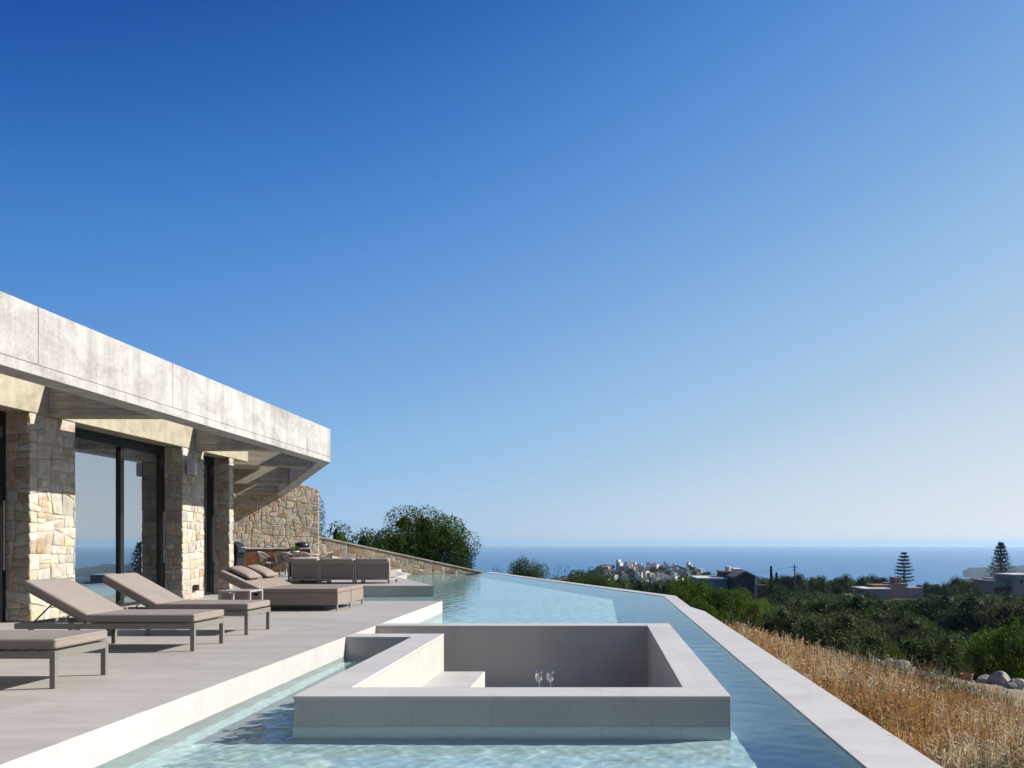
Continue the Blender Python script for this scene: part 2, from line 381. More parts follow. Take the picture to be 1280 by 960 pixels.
# sea
m, n, o = new_mat('sea')
f = noise(n, coords(n, (0.004, 0.012, 1)), 1.0, 6, 0.6); f2 = noise(n, coords(n, (0.0006, 0.002, 1)), 1.0, 4, 0.6)
c = mixc(n, 0.5, ramp(n, f, [(0.3, (0.020, 0.11, 0.24)), (0.7, (0.035, 0.15, 0.31))]), ramp(n, f2, [(0.3, (0.018, 0.10, 0.24)), (0.7, (0.035, 0.15, 0.33))]))
p = pbsdf(n, o, c, 0.45, 0.25, k=0.95); M['sea'] = m

# ground
m, n, o = new_mat('dry_ground')
v = coords(n)
f = noise(n, v, 0.35, 6, 0.6, 0.5); f2 = noise(n, v, 14, 5, 0.75); f3 = noise(n, v, 0.03, 4, 0.6)
c = ramp(n, f, [(0.3, (0.30, 0.22, 0.14)), (0.5, (0.38, 0.29, 0.19)), (0.72, (0.44, 0.35, 0.25))])
c = mixc(n, 0.45, c, ramp(n, f2, [(0.3, (0.22, 0.17, 0.12)), (0.7, (0.50, 0.42, 0.32))]))
g = n.nodes.new('ShaderNodeNewGeometry'); ln = nd(n, 'ShaderNodeVectorMath', operation='LENGTH'); n.links.new(g.outputs['Position'], ln.inputs[0])
far = nd(n, 'ShaderNodeMapRange', i_1=34.0, i_2=60.0); n.links.new(ln.outputs['Value'], far.inputs[0])
green = ramp(n, f3, [(0.35, (0.05, 0.06, 0.03)), (0.55, (0.10, 0.09, 0.05)), (0.68, (0.22, 0.17, 0.11))])
c = mixc(n, far.outputs[0], c, green)
pbsdf(n, o, c, 0.95, 0.1, 0, f2, 0.7, 0.03); M['ground'] = m

# ------------------------------------------------------------ terrain, sea, haze
def lerp_tab(x, tab):
    if x <= tab[0][0]: return tab[0][1]
    for (a, va), (b, vb) in zip(tab, tab[1:]):
        if x <= b:
            t = (x - a) / (b - a); t = t * t * (3 - 2 * t) * 0.5 + t * 0.5
            return va + (vb - va) * t
    return tab[-1][1]
EDGE = [(-5, -1.55), (5, -1.62), (10, -1.68), (15, -1.84), (20, -2.5), (26, -3.9), (32, -5.2), (60, -9)]
FAR = [(0, -4.5), (24, -4.6), (34, -6.8), (50, -8.8), (80, -10.6), (120, -12.2), (200, -15.0), (260, -18), (400, -28), (700, -48), (1000, -66), (1500, -96), (1900, -121), (60000, -135)]
def terr(x, y):
    """ground height relative to the eye"""
    r = math.hypot(x, y); s = 0.857 * x + 0.514 * y
    near = lerp_tab(y, EDGE) - 0.27 * max(0.0, x - 2.1)
    near = max(near, -4.55 + 0.02 * (23 - s)) if s < 23.5 else near
    if x < 1.9: near = min(near, -2.7)
    d = r if x > 0 or y > 0 else max(0, r)
    fz = lerp_tab(max(r, 0), FAR)
    if s < 23.5 and r < 38: z = near
    else:
        drop = -4.55 - 0.34 * max(0, s - 23.5)
        z = max(drop, fz) if r < 80 else fz
        z = min(z, near) if r < 60 and x < 6 else z
        if r < 45: z = min(z, max(near, drop))
    if r > 60: z += (mnoise.noise(Vector((x * 0.012, y * 0.012, 0.3))) * 3.0) * min(1, (r - 60) / 100)
    # hill that carries the town
    hx, hy = 48, 810
    if y > 18 and -0.4 < x / y < 0.30:
        tb = lerp_tab(y, [(18, -2.35), (26, -2.95), (40, -4.0), (60, -5.4), (90, -8.2), (130, -12.2)])
        wgt = min(1, max(0, (0.27 - x / y) / 0.10)) * (1 if y < 110 else max(0, (130 - y) / 20)) * min(1, max(0, (x / y + 0.4) / 0.1)) * min(1, (y - 18) / 2)
        if tb > z: z += (tb - z) * wgt
        if x < 1.9 and y < 36: z = min(z, -2.7)
    z += 27 * math.exp(-(((x - hx) / 135) ** 2 + ((y - hy) / 150) ** 2))
    # hill behind the house (north-west)
    if x < -8: z += min(6.0, 0.08 * (-8 - x)) * math.exp(-((y - 45) / 40) ** 2) * 0.5
    if y < -5: z += min(15.0, 0.75 * (-5 - y)) * (1 if x > -60 else 0.3)      # unseen rise added behind the camera to block low sky and cut fill
    return z
ang = [R(a) for a in np.arange(-180, 180, 2.0)]
angs = sorted(set([R(a) for a in np.arange(-180, 181, 4.0)] + [R(a) for a in np.arange(20, 130, 0.75)]))
rad = [0.0001] + list(np.arange(1.5, 45, 0.75)) + list(45 * np.power(1.045, np.arange(0, 88)))
V = []; Q = []
for r_ in rad:
    for a_ in angs:
        x = r_ * math.cos(a_); y = r_ * math.sin(a_); V.append((x, y, E + terr(x, y)))
na = len(angs)
for i in range(len(rad) - 1):
    for j in range(na - 1):
        Q.append((i * na + j, (i + 1) * na + j, (i + 1) * na + j + 1, i * na + j + 1))
ground = link('ground', fast_mesh('ground', V, Q, smooth=True), M['ground']); tag(ground, kind='structure')
SEAZ = E - 119.5
bm = B()
for i in range(8):
    a0 = i * math.pi / 4
rs = [300, 1200, 2500, 5000, 10000, 22500]; nn = 96; rings = []
for r_ in rs: rings.append([bm.verts.new((r_ * math.cos(2 * math.pi * k / nn), r_ * math.sin(2 * math.pi * k / nn), SEAZ)) for k in range(nn)])
for A, C in zip(rings, rings[1:]):
    for k in range(nn): bm.faces.new((A[k], C[k], C[(k + 1) % nn], A[(k + 1) % nn]))
tag(obj('sea', bm, M['sea']), kind='structure')
# headland on the right horizon
m, n, o = new_mat('headland_rock')
f = noise(n, coords(n), 0.02, 6, 0.65)
pbsdf(n, o, ramp(n, f, [(0.35, (0.010, 0.022, 0.028)), (0.6, (0.04, 0.05, 0.05))]), 0.95, 0.1); M['headland'] = m
def headland(x_px0, x_px1, ys, Y0, depth):
    V = []; Q = []; nx = 60; ny = 14
    for j in range(ny):
        for i in range(nx):
            t = i / (nx - 1); u = j / (ny - 1)
            px = x_px0 + (x_px1 - x_px0) * t
            top = np.interp(t, [a for a, _ in ys], [b for _, b in ys])
            zt = 119.5 - (top - HY) * Y0 / F
            prof = math.sin(math.pi * min(1, max(0, u))) ** 0.45
            Yv = Y0 + depth * u + 60 * mnoise.noise(Vector((t * 9, u * 2, 1)))
            z = SEAZ - 3 + max(0, (zt + 6 * mnoise.noise(Vector((t * 14, u * 5, 4))))) * prof
            V.append(((px - CX) * Yv / F, Yv, z))
    for j in range(ny - 1):
        for i in range(nx - 1):
            a = j * nx + i; Q.append((a, a + 1, a + nx + 1, a + nx))
    return link('headland', fast_mesh('headland', V, Q, smooth=True), M['headland'])
tag(headland(1203, 1420, [(0, 721), (0.04, 714.5), (0.15, 713), (0.3, 710.5), (0.5, 707), (0.75, 709), (1, 721)], 2620, 700), kind='structure')
tag(headland(1196, 1400, [(0, 731), (0.1, 726), (0.22, 720), (0.4, 716), (0.75, 716), (1, 729)], 2180, 380), kind='structure')

HAZE = True
if HAZE:
    m, n, o = new_mat('haze')
    pv = n.nodes.new('ShaderNodeVolumePrincipled')
    pv.inputs['Color'].default_value = (0.54, 0.79, 1.0, 1); pv.inputs['Density'].default_value = 8.0e-5
    pv.inputs['Anisotropy'].default_value = 0.2
    n.links.new(pv.outputs[0], o.inputs['Volume'])
    bm = B(); box(bm, -23500, 23500, -23500, 23500, SEAZ - 20, 45)
    hz = obj('haze', bm, None); hz.data.materials.append(m); tag(hz, kind='stuff')

# ------------------------------------------------------------ pool and terraces
WZ = E - 1.38; FZ1 = WZ - 0.36; FZ2 = WZ - 0.80
DX = -3.10                                    # terrace edge
bm = B(); prism(bm, [(-13.5, -4), (DX - 0.004, -4), (DX - 0.004, 15.1), (-13.5, 15.1)], -1.6, 0)
terr1 = obj('terrace', bm, M['deck']); tag(terr1, kind='structure')
bm = B(); box(bm, DX - 0.004, DX, -4, 15.1, -1.6, -0.0015); box(bm, -6.6, DX, 15.1, 15.104, -1.6, -0.002)
tag(obj('terrace_edge', bm, M['edge']), kind='structure')
T2 = [(-13.5, 20.4), (-4.42, 20.4), (-6.9, 25.9), (-6.95, 27.8), (-7.4, 33.2), (-7.4, 34.2), (-19, 34.2), (-19, 15.12), (-13.5, 15.12), (-6.6, 15.12), (-6.6, 20.4)]
T2 = [(-19, 15.105), (-6.6, 15.105), (-6.6, 20.4), (-4.42, 20.4), (-6.9, 25.9), (-6.95, 27.6), (-8.6, 32.0), (-8.6, 34.2), (-19, 34.2)]
bm = B(); prism(bm, T2, -1.6, -0.001)
tag(obj('terrace', bm, M['deck']), kind='structure')
# light ramp that climbs along the sloping wall
bm = B()
a = P(517, 718.5, 32.9); b = P(409, 694.5, 30.6)
vs = [(b.x, b.y - 0.6, b.z), (a.x, a.y - 0.6, a.z), (a.x - 0.3, a.y + 1.0, a.z), (b.x - 0.3, b.y + 1.2, b.z)]
t_ = [bm.verts.new(v) for v in vs]; l_ = [bm.verts.new((v[0], v[1], -1.6)) for v in vs]
bm.faces.new(t_); bm.faces.new(list(reversed(l_)))
for i in range(4): bm.faces.new((l_[i], l_[(i + 1) % 4], t_[(i + 1) % 4], t_[i]))
bmesh.ops.recalc_face_normals(bm, faces=bm.faces[:])
tag(obj('ramp', bm, M['edge']), kind='structure')
# pool floors
bm = B()
def sheet(bm, pts, z): bm.faces.new([bm.verts.new((p[0], p[1], z)) for p in pts])
for q_ in ([(DX, -4), (1.62, -4), (1.62, 5.8), (DX, 5.8)], [(DX, 5.8), (-2.2, 5.8), (-2.2, 9.4), (DX, 9.4)], [(0.9, 5.8), (1.62, 5.8), (1.62, 10.8), (0.9, 10.8)], [(DX, 10.8), (0.9, 10.8), (1.62, 10.8), (1.62, 11.0), (DX, 11.0)]): sheet(bm, q_, FZ1)
sheet(bm, [(DX - 4, 11.0), (1.62, 11.0), (1.62, 19.62), (-5.27, 35.3), (-9, 35.3), (-9, 11.0)], FZ2)
sheet(bm, [(DX, 11.0), (1.62, 11.0)][::-1] + [], FZ1) if False else None
v0 = [bm.verts.new(q) for q in ((DX, 11.0, FZ2), (1.62, 11.0, FZ2), (1.62, 11.0, FZ1), (DX, 11.0, FZ1))]; bm.faces.new(v0[::-1])
tag(obj('pool_floor', bm, M['plaster']), kind='structure')
# infinity edge
inner = [(1.62, -4), (1.62, 19.62), (-5.27, 35.3)]
outer = [(-5.05, 35.45), (1.80, 19.9), (1.95, 19.75), (1.93, 16.3), (2.09, 15.3), (2.09, -4)]
bm = B()
prism(bm, [(1.62, -4), (2.09, -4), (2.09, 15.3), (1.93, 16.3), (1.95, 19.7), (1.62, 19.62)], WZ - 2.2, WZ + 0.010, 0.004)
prism(bm, [(1.62, 19.621), (1.95, 19.701), (1.84, 19.95), (-5.08, 35.7), (-5.27, 35.3)], WZ - 2.2, WZ + 0.010, 0.004)
tag(obj('infinity_edge', bm, M['coping']), kind='structure')
# water surface with small wind ripples
def ripple(X, Y):
    rr = np.random.default_rng(4); Z = np.zeros_like(X)
    for i in range(90):
        L = 0.065 * (7.0 ** rr.random()); a = rr.normal(1.9, 0.8); k = 2 * np.pi / L
        amp = 0.00088 * L ** 1.1 * (0.6 + 0.4 * np.sin(0.7 * X + 0.4 * Y + i))
        Z += amp * np.sin(k * (np.cos(a) * X + np.sin(a) * Y) + rr.uniform(0, 6.28))
    return Z
def water_part(x0, x1, y0, y1, st, test):
    xs = np.linspace(x0, x1, int((x1 - x0) / st) + 1); ys = np.linspace(y0, y1, int((y1 - y0) / st) + 1)
    X, Y = np.meshgrid(xs, ys); V = np.stack([X, Y, ripple(X, Y) + WZ], -1).reshape(-1, 3)
    idx = np.arange(len(V)).reshape(len(ys), len(xs))
    Q = np.stack([idx[:-1, :-1], idx[:-1, 1:], idx[1:, 1:], idx[1:, :-1]], -1).reshape(-1, 4)
    c = V[Q].mean(1); return V, Q[test(c[:, 0], c[:, 1])]
parts = [water_part(DX, 1.62, 0.5, 11.0, 0.018, lambda x, y: ~((x > -2.27) & (x < 0.955) & (y > 5.77) & (y < 10.9)) & ~((x <= -2.27) & (y > 9.4) & (y < 10.9))),
         water_part(DX, 1.62, 11.0, 19.63, 0.035, lambda x, y: x < 9),
         water_part(-9.0, DX, 15.1, 19.63, 0.05, lambda x, y: x > -6.7),
         water_part(-9.0, 1.62, 19.63, 35.3, 0.06, lambda x, y: ((x - 1.62) * (35.3 - 19.62) - (-5.27 - 1.62) * (y - 19.62)) < 0.25)]
Vs = []; Qs = []; off = 0
for v_, q_ in parts: Vs.append(v_); Qs.append(q_ + off); off += len(v_)
wtr = link('water', fast_mesh('water', np.concatenate(Vs), np.concatenate(Qs), smooth=True), M['water']); tag(wtr, kind='structure')
wtr.cycles.is_caustics_caster = True

# ------------------------------------------------------------ tub in the pool
tub = empty('plunge_tub', (-0.64, 8.4, 0)); tag(tub, 'grey tiled sunken tub with broad coping standing in the pool', 'tub')
XO0, XO1, XI0, XI1 = -2.29, 0.975, -1.97, 0.655
YF, YFI, YB, YBI, YC0, YC1 = 5.75, 6.10, 10.92, 10.62, 9.36, 9.69
ZT = 0.0
def tubobj(name, bm, mat):
    o_ = obj(name, bm, mat); o_.parent = tub; o_.matrix_parent_inverse = Matrix.Translation(-Vector(tub.location)); return o_
bm = B()
box(bm, XO0, XO1, YF, YFI, -1.6, ZT - 0.03)
box(bm, XI1, XO1, YFI, YB, -1.6, ZT - 0.03)
box(bm, XO0, XI0, YFI, YC1, -1.6, ZT - 0.03)
box(bm, DX, XO0, YC0, YC1, -1.6, ZT - 0.03)
box(bm, DX, XI1, YBI, YB, -1.6, ZT - 0.03)
tubobj('wall', bm, M['tub'])
bm = B(); q_ = 0.004  # pale skin below the waterline, brightness of lit water put into its colour
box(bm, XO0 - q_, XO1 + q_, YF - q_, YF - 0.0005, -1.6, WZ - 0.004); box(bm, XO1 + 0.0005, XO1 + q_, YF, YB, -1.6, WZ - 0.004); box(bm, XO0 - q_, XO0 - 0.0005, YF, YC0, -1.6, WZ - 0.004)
skin_ = tubobj('lit_water_skin', bm, M['plaster']); skin_.cycles.is_caustics_receiver = True
bm = B(); e = 0.006
CT = ZT - 0.0285
box(bm, XO0 - e, XO1 + e, YF - e, YFI, CT, ZT, 0.003)
box(bm, XI1, XO1 + e, YFI + .001, YB + e, CT, ZT, 0.003)
box(bm, XO0 - e, XI0, YFI + .001, YC1, CT, ZT, 0.003)
box(bm, DX + .002, XO0 - e - .001, YC0, YC1, CT, ZT, 0.003)
box(bm, DX + .002, XI1 - .001, YBI, YB + e, CT, ZT, 0.003)
tubobj('coping', bm, M['coping'])
bm = B(); box(bm, XI0 + .001, -1.43, YFI + .001, 9.55, -0.95, -0.454, 0.006); box(bm, -1.429, XI1 - .001, YFI + .001, 8.5, -0.95, -0.455, 0.006)
tubobj('bench', bm, M['coping'])
bm = B(); sheet(bm, [(DX, YFI), (XI1, YFI), (XI1, YBI), (DX, YBI)], -0.9); tubobj('floor', bm, M['deck'])
# two wine glasses on the bench
for gx, lab in ((674, 'left one of two stemmed wine glasses standing inside the sunken tub'), (688, 'right one of two stemmed wine glasses standing inside the sunken tub')):
    p_ = P(gx, 855, 8.3)
    gr = empty('wine_glass', (p_.x, 8.3, -0.455)); tag(gr, lab, 'wine glass', 'wine glasses in the tub')
    bm = B(); lathe(bm, [(0.024, 0.105), (0.038, 0.13), (0.043, 0.155), (0.040, 0.185), (0.034, 0.215), (0.0325, 0.215), (0.038, 0.185), (0.0412, 0.155), (0.036, 0.131), (0.006, 0.108)], 20); obj('bowl', bm, M['wine'], gr, True)
    bm = B(); lathe(bm, [(0, 0.0), (0.036, 0.0), (0.036, 0.002), (0.008, 0.006), (0.004, 0.02), (0.0035, 0.085), (0.010, 0.098), (0.024, 0.105)], 18); obj('stem', bm, M['wine'], gr, True)

# ------------------------------------------------------------ stone facing
STONE_COLS = [((0.80, 0.74, 0.62), 7), ((0.74, 0.66, 0.52), 4), ((0.82, 0.78, 0.69), 6), ((0.64, 0.54, 0.40), 1.6), ((0.64, 0.61, 0.56), 2.4), ((0.64, 0.50, 0.33), 0.5), ((0.72, 0.68, 0.61), 2.5)]
def pick_col(cols=STONE_COLS):
    t = rng.random() * sum(w_ for _, w_ in cols)
    for c, w_ in cols:
        t -= w_
        if t <= 0: break
    k = rng.uniform(0.86, 1.12)
    return tuple(x * k * rng.uniform(0.96, 1.04) for x in c)
def poly_area(p): return 0.5 * abs(sum(p[i][0] * p[(i + 1) % len(p)][1] - p[(i + 1) % len(p)][0] * p[i][1] for i in range(len(p))))
def cut(poly, o_, d_):
    A = []; C = []
    n_ = len(poly)
    sgn = [(p[0] - o_[0]) * d_[1] - (p[1] - o_[1]) * d_[0] for p in poly]
    for i in range(n_):
        p, q = poly[i], poly[(i + 1) % n_]; sp, sq = sgn[i], sgn[(i + 1) % n_]
        if sp >= 0: A.append(p)
        if sp <= 0: C.append(p)
        if sp * sq < 0:
            t = sp / (sp - sq); x = (p[0] + (q[0] - p[0]) * t, p[1] + (q[1] - p[1]) * t); A.append(x); C.append(x)
    return A, C
def split_stones(poly, amin, amax, jit, out, depth=0):
    A = poly_area(poly)
    xs = [p[0] for p in poly]; ys = [p[1] for p in poly]; w_ = max(xs) - min(xs); h_ = max(ys) - min(ys)
    if A < amax and (A < amin * 2 or (rng.random() < 0.45 and max(w_, h_) < 2.1 * min(w_, h_))) or depth > 14:
        out.append(poly); return
    vert = w_ > h_ * rng.uniform(0.9, 1.5)
    f = rng.uniform(0.34, 0.66); a_ = rng.gauss(0, jit)
    c = (min(xs) + w_ * f, min(ys) + h_ * f) if True else None
    if vert: d_ = (math.sin(a_), math.cos(a_)); c = (min(xs) + w_ * f, (min(ys) + max(ys)) / 2)
    else: d_ = (math.cos(a_), math.sin(a_)); c = ((min(xs) + max(xs)) / 2, min(ys) + h_ * f)
    P1, P2 = cut(poly, c, d_)
    if len(P1) < 3 or len(P2) < 3 or poly_area(P1) < amin * 0.3 or poly_area(P2) < amin * 0.3: out.append(poly); return
    split_stones(P1, amin, amax, jit, out, depth + 1); split_stones(P2, amin, amax, jit, out, depth + 1)
class StoneMesh:
    def __init__(s): s.V = []; s.T = []; s.C = []
    def face(s, o_, u, v, poly, amin=0.015, amax=0.08, jit=0.12, gap=0.005, out=0.013, cols=STONE_COLS):
        o_ = Vector(o_); u = Vector(u).normalized(); v = Vector(v).normalized(); nrm = u.cross(v)
        cells = []; split_stones(poly, amin, amax, jit, cells)
        for c in cells:
            pts = []
            for i in range(len(c)):
                p, q = Vector(c[i]), Vector(c[(i + 1) % len(c)]); L = (q - p).length
                if L < 0.02: continue
                k = max(1, int(L / 0.07))
                for t in range(k):
                    pt = p.lerp(q, t / k)
                    pts.append(pt)
            if len(pts) < 3: continue
            cen = sum(pts, Vector((0, 0))) / len(pts)
            if sum(pts[i][0] * pts[(i + 1) % len(pts)][1] - pts[(i + 1) % len(pts)][0] * pts[i][1] for i in range(len(pts))) < 0: pts.reverse()
            col = pick_col(cols); d0 = out * rng.uniform(0.5, 1.25); tx, ty = rng.gauss(0, 0.03), rng.gauss(0, 0.03)
            rings = []
            sz = math.sqrt(poly_area(c))
            for (ins, hh) in ((gap, -0.012), (gap * 1.15, d0 * 0.45), (gap * 1.15 + 0.010, d0 * 0.9), (gap + 0.03 * min(1, sz / .2), d0)):
                ring = []
                for i, p in enumerate(pts):
                    dd = (cen - p); L = dd.length
                    q = p + dd / L * min(L * 0.6, ins * 1.25 + 0.0035 * mnoise.noise(Vector((p.x * 23, p.y * 23, 2)))) if L > 0 else p
                    h = hh + (tx * (p.x - cen.x) + ty * (p.y - cen.y) if hh > 0 else 0)
                    w3 = o_ + u * q.x + v * q.y + nrm * h
                    ring.append(len(s.V)); s.V.append(tuple(w3))
                rings.append(ring)
            k = len(pts)
            for A, C in zip(rings, rings[1:]):
                for i in range(k):
                    s.T.append((A[i], A[(i + 1) % k], C[(i + 1) % k])); s.T.append((A[i], C[(i + 1) % k], C[i])); s.C += [col, col]
            ci = len(s.V); s.V.append(tuple(o_ + u * cen.x + v * cen.y + nrm * (d0 * 1.1)))
            for i in range(k): s.T.append((rings[-1][i], rings[-1][(i + 1) % k], ci)); s.C.append(col)
    def build(s, name, parent=None):
        me = fast_mesh(name, s.V, s.T, np.array(s.C)); return link(name, me, M['stone'], parent)
rect = lambda w_, h_: [(0, 0), (w_, 0), (w_, h_), (0, h_)]

# ------------------------------------------------------------ house
house = empty('house', (-8.5, 12, 0)); tag(house, 'low modern villa of stone piers under a deep pale concrete roof edge', 'house')
HI = Matrix.Translation(-Vector(house.location))
def hpart(o_, par=None):
    if par is None: o_.parent = house; o_.matrix_parent_inverse = HI
    else: o_.parent = par
    return o_
HB = E + 1.88; HT = E + 2.66                  # underside and top of the concrete
XP = -8.2; XG = -8.62
piers = [(11.06, 12.02), (15.1, 15.93), (17.02, 17.2)]
piers = [(6.3, 7.2), (11.06, 12.02), (15.1, 15.93), (17.02, 17.22)]
for (y0, y1) in piers:
    bm = B(); box(bm, -8.9, XP - 0.02, y0 + 0.02, y1 - 0.02, 0, HB - 0.002)
    core = hpart(obj('stone_pier', bm, M['mortar']))
    S = StoneMesh()
    S.face((XP - 0.02, y0, 0), (0, 1, 0), (0, 0, 1), rect(y1 - y0, HB - 0.01), 0.012, 0.12, 0.13)
    S.face((-8.9, y0 + 0.02, 0), (1, 0, 0), (0, 0, 1), rect(0.68, HB - 0.01), 0.012, 0.12, 0.13)
    S.face((XP, y1 - 0.02, 0), (-1, 0, 0), (0, 0, 1), rect(0.68, HB - 0.01), 0.012, 0.12, 0.13)
    fc = S.build('stone_facing'); fc.parent = core; fc.matrix_parent_inverse = Matrix.Identity(4)
# header beam, house roof slab
bm = B()
box(bm, XG - 0.1, XP, -4, 17.9, HB, HT, 0.006)
hpart(obj('header_beam', bm, M['header']))
bm = B(); box(bm, -14, XG - 0.102, -4, 17.9, HB + 0.25, HT, 0)
prism(bm, [(-19, 17.902), (-8.75, 17.902), (-8.75, 20.2), (-13.0, 28.8), (-13.0, 30.0), (-19, 30.0)], HB + 0.45, HT - 0.02)
hpart(obj('roof_slab', bm, M['board']))
# fascia (segments with joints and a drip line)
XF = -6.34; XFI = -6.68
bm = B()
js = [-4, 0.5, 3.2, 5.95, 8.67, 11.4, 14.06, 16.8, 17.9]
YC = 18.06
def fascia_poly(ya, yb, last=False):
    if not last: return [(XFI, ya), (XF, ya), (XF, yb), (XFI, yb)]
    return [(XFI, ya), (XF, ya), (XF, YC), (XFI, YC + 0.10)]
for i in range(len(js) - 2):
    last = i == len(js) - 3
    g_ = 0.004
    prism(bm, fascia_poly(js[i] + g_, js[i + 1] - g_), HB + 0.122, HT, 0.005)
prism(bm, fascia_poly(16.8 + 0.004, 0, True), HB + 0.122, HT, 0.005)
prism(bm, fascia_poly(-4, 0, True), HB, HB + 0.118, 0.004)
prism(bm, [(XFI + 0.01, -4), (XF - 0.012, -4), (XF - 0.012, YC - 0.02), (XFI + 0.01, YC)], HB + 0.05, HT - 0.02)
hpart(obj('fascia_beam', bm, M['conc']))
# diagonal edge beam
dv = Vector((-5.9, 11.94)).normalized(); nv = Vector((-dv.y, dv.x)); 
if nv.x > 0: nv = -nv
nv = Vector((-dv.y, dv.x)) if (Vector((-dv.y, dv.x)).x < 0) else Vector((dv.y, -dv.x))
c0 = Vector((XF, YC)); LD = 15.5; c1 = c0 + dv * LD
w_ = 0.36
bm = B(); prism(bm, [tuple(c0 + dv * 0.004), tuple(c1), tuple(c1 + nv * w_), (XFI, YC + 0.104)], HB, HT - 0.003, 0.005)
hpart(obj('edge_beam', bm, M['conc']))
# cross beams
def cross(y0, y1, top=HT - 0.12):
    bm = B(); box(bm, XP + 0.001, XFI - 0.001, y0, y1, HB + 0.002, top, 0.005); return hpart(obj('cross_beam', bm, M['board']))
cross(6.9, 7.2); cross(11.42, 11.74); cross(15.55, 15.87)
pd = -nv                                        # direction of the far beams: square to the diagonal edge
def far_beam(Yedge, length, th=0.32):
    # starts at inner side of the edge beam where it meets the photo's line, runs back to the house
    t = (Yedge - c0.y) / dv.y
    a = c0 + dv * t + nv * (w_ + 0.002); b = a + nv * length
    q = [a, b, b + dv * th, a + dv * th]
    bm = B(); prism(bm, [tuple(x) for x in q], HB + 0.003, HT - 0.15, 0.005); return hpart(obj('cross_beam', bm, M['board']))
far_beam(19.4, 1.9); far_beam(25.2, 5.2); far_beam(29.9, 4.6)
# doors: black frame, panes
def door(y0, y1, mull, name='sliding_door'):
    d = empty(name, (XG, (y0 + y1) / 2, 0)); hpart(d)
    DI = Matrix.Translation(-Vector(d.location)); d.parent = house; d.matrix_parent_inverse = HI
    def dp(o_): o_.parent = d; o_.matrix_parent_inverse = DI; return o_
    bm = B(); f_ = 0.09
    box(bm, XG - 0.08, XG + 0.06, y0, y0 + f_, 0.0, HB - 0.003); box(bm, XG - 0.08, XG + 0.06, y1 - f_, y1, 0.0, HB - 0.003)
    box(bm, XG - 0.08, XG + 0.06, y0 + f_, y1 - f_, HB - 0.17, HB - 0.003); box(bm, XG - 0.08, XG + 0.06, y0 + f_, y1 - f_, 0.0, 0.05)
    for mm in mull: box(bm, XG - 0.05, XG + 0.05, mm - 0.05, mm + 0.05, 0.05, HB - 0.17)
    dp(obj('frame', bm, M['black']))
    ed = [y0 + f_] + list(mull) + [y1 - f_]
    for i in range(len(ed) - 1):
        bm = B(); a_, b_ = ed[i] + (0.05 if i else 0), ed[i + 1] - (0.05 if i < len(ed) - 2 else 0)
        box(bm, XG - 0.006, XG + 0.006, a_, b_, 0.05, HB - 0.17); dp(obj('pane', bm, M['glass']))
    bm = B(); box(bm, XG + 0.062, XG + 0.085, y1 - 0.06, y1 - 0.035, 0.75, 1.75, 0.004); dp(obj('handle', bm, M['light_metal']))
    return d
door(7.2, 11.06, [9.2]); door(12.02, 15.1, [13.78]); door(15.93, 17.02, [])
# room behind
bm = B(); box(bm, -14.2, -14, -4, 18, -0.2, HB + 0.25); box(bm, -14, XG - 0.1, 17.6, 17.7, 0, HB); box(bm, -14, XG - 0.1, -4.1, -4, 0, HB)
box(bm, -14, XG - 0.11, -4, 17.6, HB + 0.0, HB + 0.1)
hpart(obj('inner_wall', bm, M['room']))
bm = B()
cv = []
for i in range(60):
    t = i / 59; yy = 12.25 + 0.5 * t; cv.append((-8.95 + 0.035 * math.sin(t * 60), yy))
for a_, b_ in zip(cv, cv[1:]):
    bm.faces.new([bm.verts.new((a_[0], a_[1], 0.03)), bm.verts.new((b_[0], b_[1], 0.03)), bm.verts.new((b_[0], b_[1], HB - 0.2)), bm.verts.new((a_[0], a_[1], HB - 0.2))])
bmesh.ops.remove_doubles(bm, verts=bm.verts[:], dist=0.0005)
hpart(obj('curtain', bm, M['curtain'], None, True))
# wall lamp and socket on second pier
lamp = empty('wall_lamp', (XP + 0.02, 15.28, 2.60)); tag(lamp, 'small white box lamp fixed high on the second stone pier', 'lamp')
bm = B(); box(bm, -0.01, 0.03, -0.07, 0.07, -0.14, 0.14, 0.006); obj('back_plate', bm, M['white'], lamp)
bm = B(); box(bm, 0.03, 0.15, -0.06, 0.06, -0.12, 0.13, 0.01); obj('housing', bm, M['white'], lamp)
bm = B(); box(bm, 0.04, 0.14, -0.05, 0.05, -0.135, -0.121); obj('lens', bm, M['black'], lamp)
sk = empty('wall_socket', (XP + 0.015, 15.53, 0.235)); tag(sk, 'small black outdoor socket low on the second stone pier', 'socket')
bm = B(); box(bm, -0.01, 0.05, -0.06, 0.06, -0.06, 0.06, 0.008); obj('box', bm, M['black'], sk)
bm = B(); box(bm, 0.051, 0.058, -0.045, 0.045, -0.05, 0.05, 0.003); obj('flap', bm, M['black'], sk)

# ------------------------------------------------------------ far stone walls
FW_R = Vector((-11.42, 31.2)); fd = Vector((0.91, 0.41)).normalized()
FL = 5.2; A0 = FW_R - fd * FL
WALLC = [((0.80, 0.71, 0.55), 6), ((0.76, 0.64, 0.46), 4), ((0.80, 0.74, 0.62), 5), ((0.66, 0.52, 0.36), 1.4), ((0.64, 0.59, 0.52), 2.4), ((0.70, 0.56, 0.42), 1.4)]
htop = E + 2.14
tw = empty('stone_wall', (A0.x, A0.y, 0), math.atan2(fd.y, fd.x)); tag(tw, 'tall rubble stone wall behind the outdoor kitchen counter', 'stone wall')
bm = B(); poly = [(0, 0), (FL, 0), (FL, htop), (FL - 0.5, htop + 0.16), (FL - 1.2, htop + 0.45), (0, htop + 0.45)]
t_ = [bm.verts.new((p[0], 0.02, p[1] - 0.01)) for p in poly]; l_ = [bm.verts.new((p[0], 0.5, p[1] - 0.01)) for p in poly]
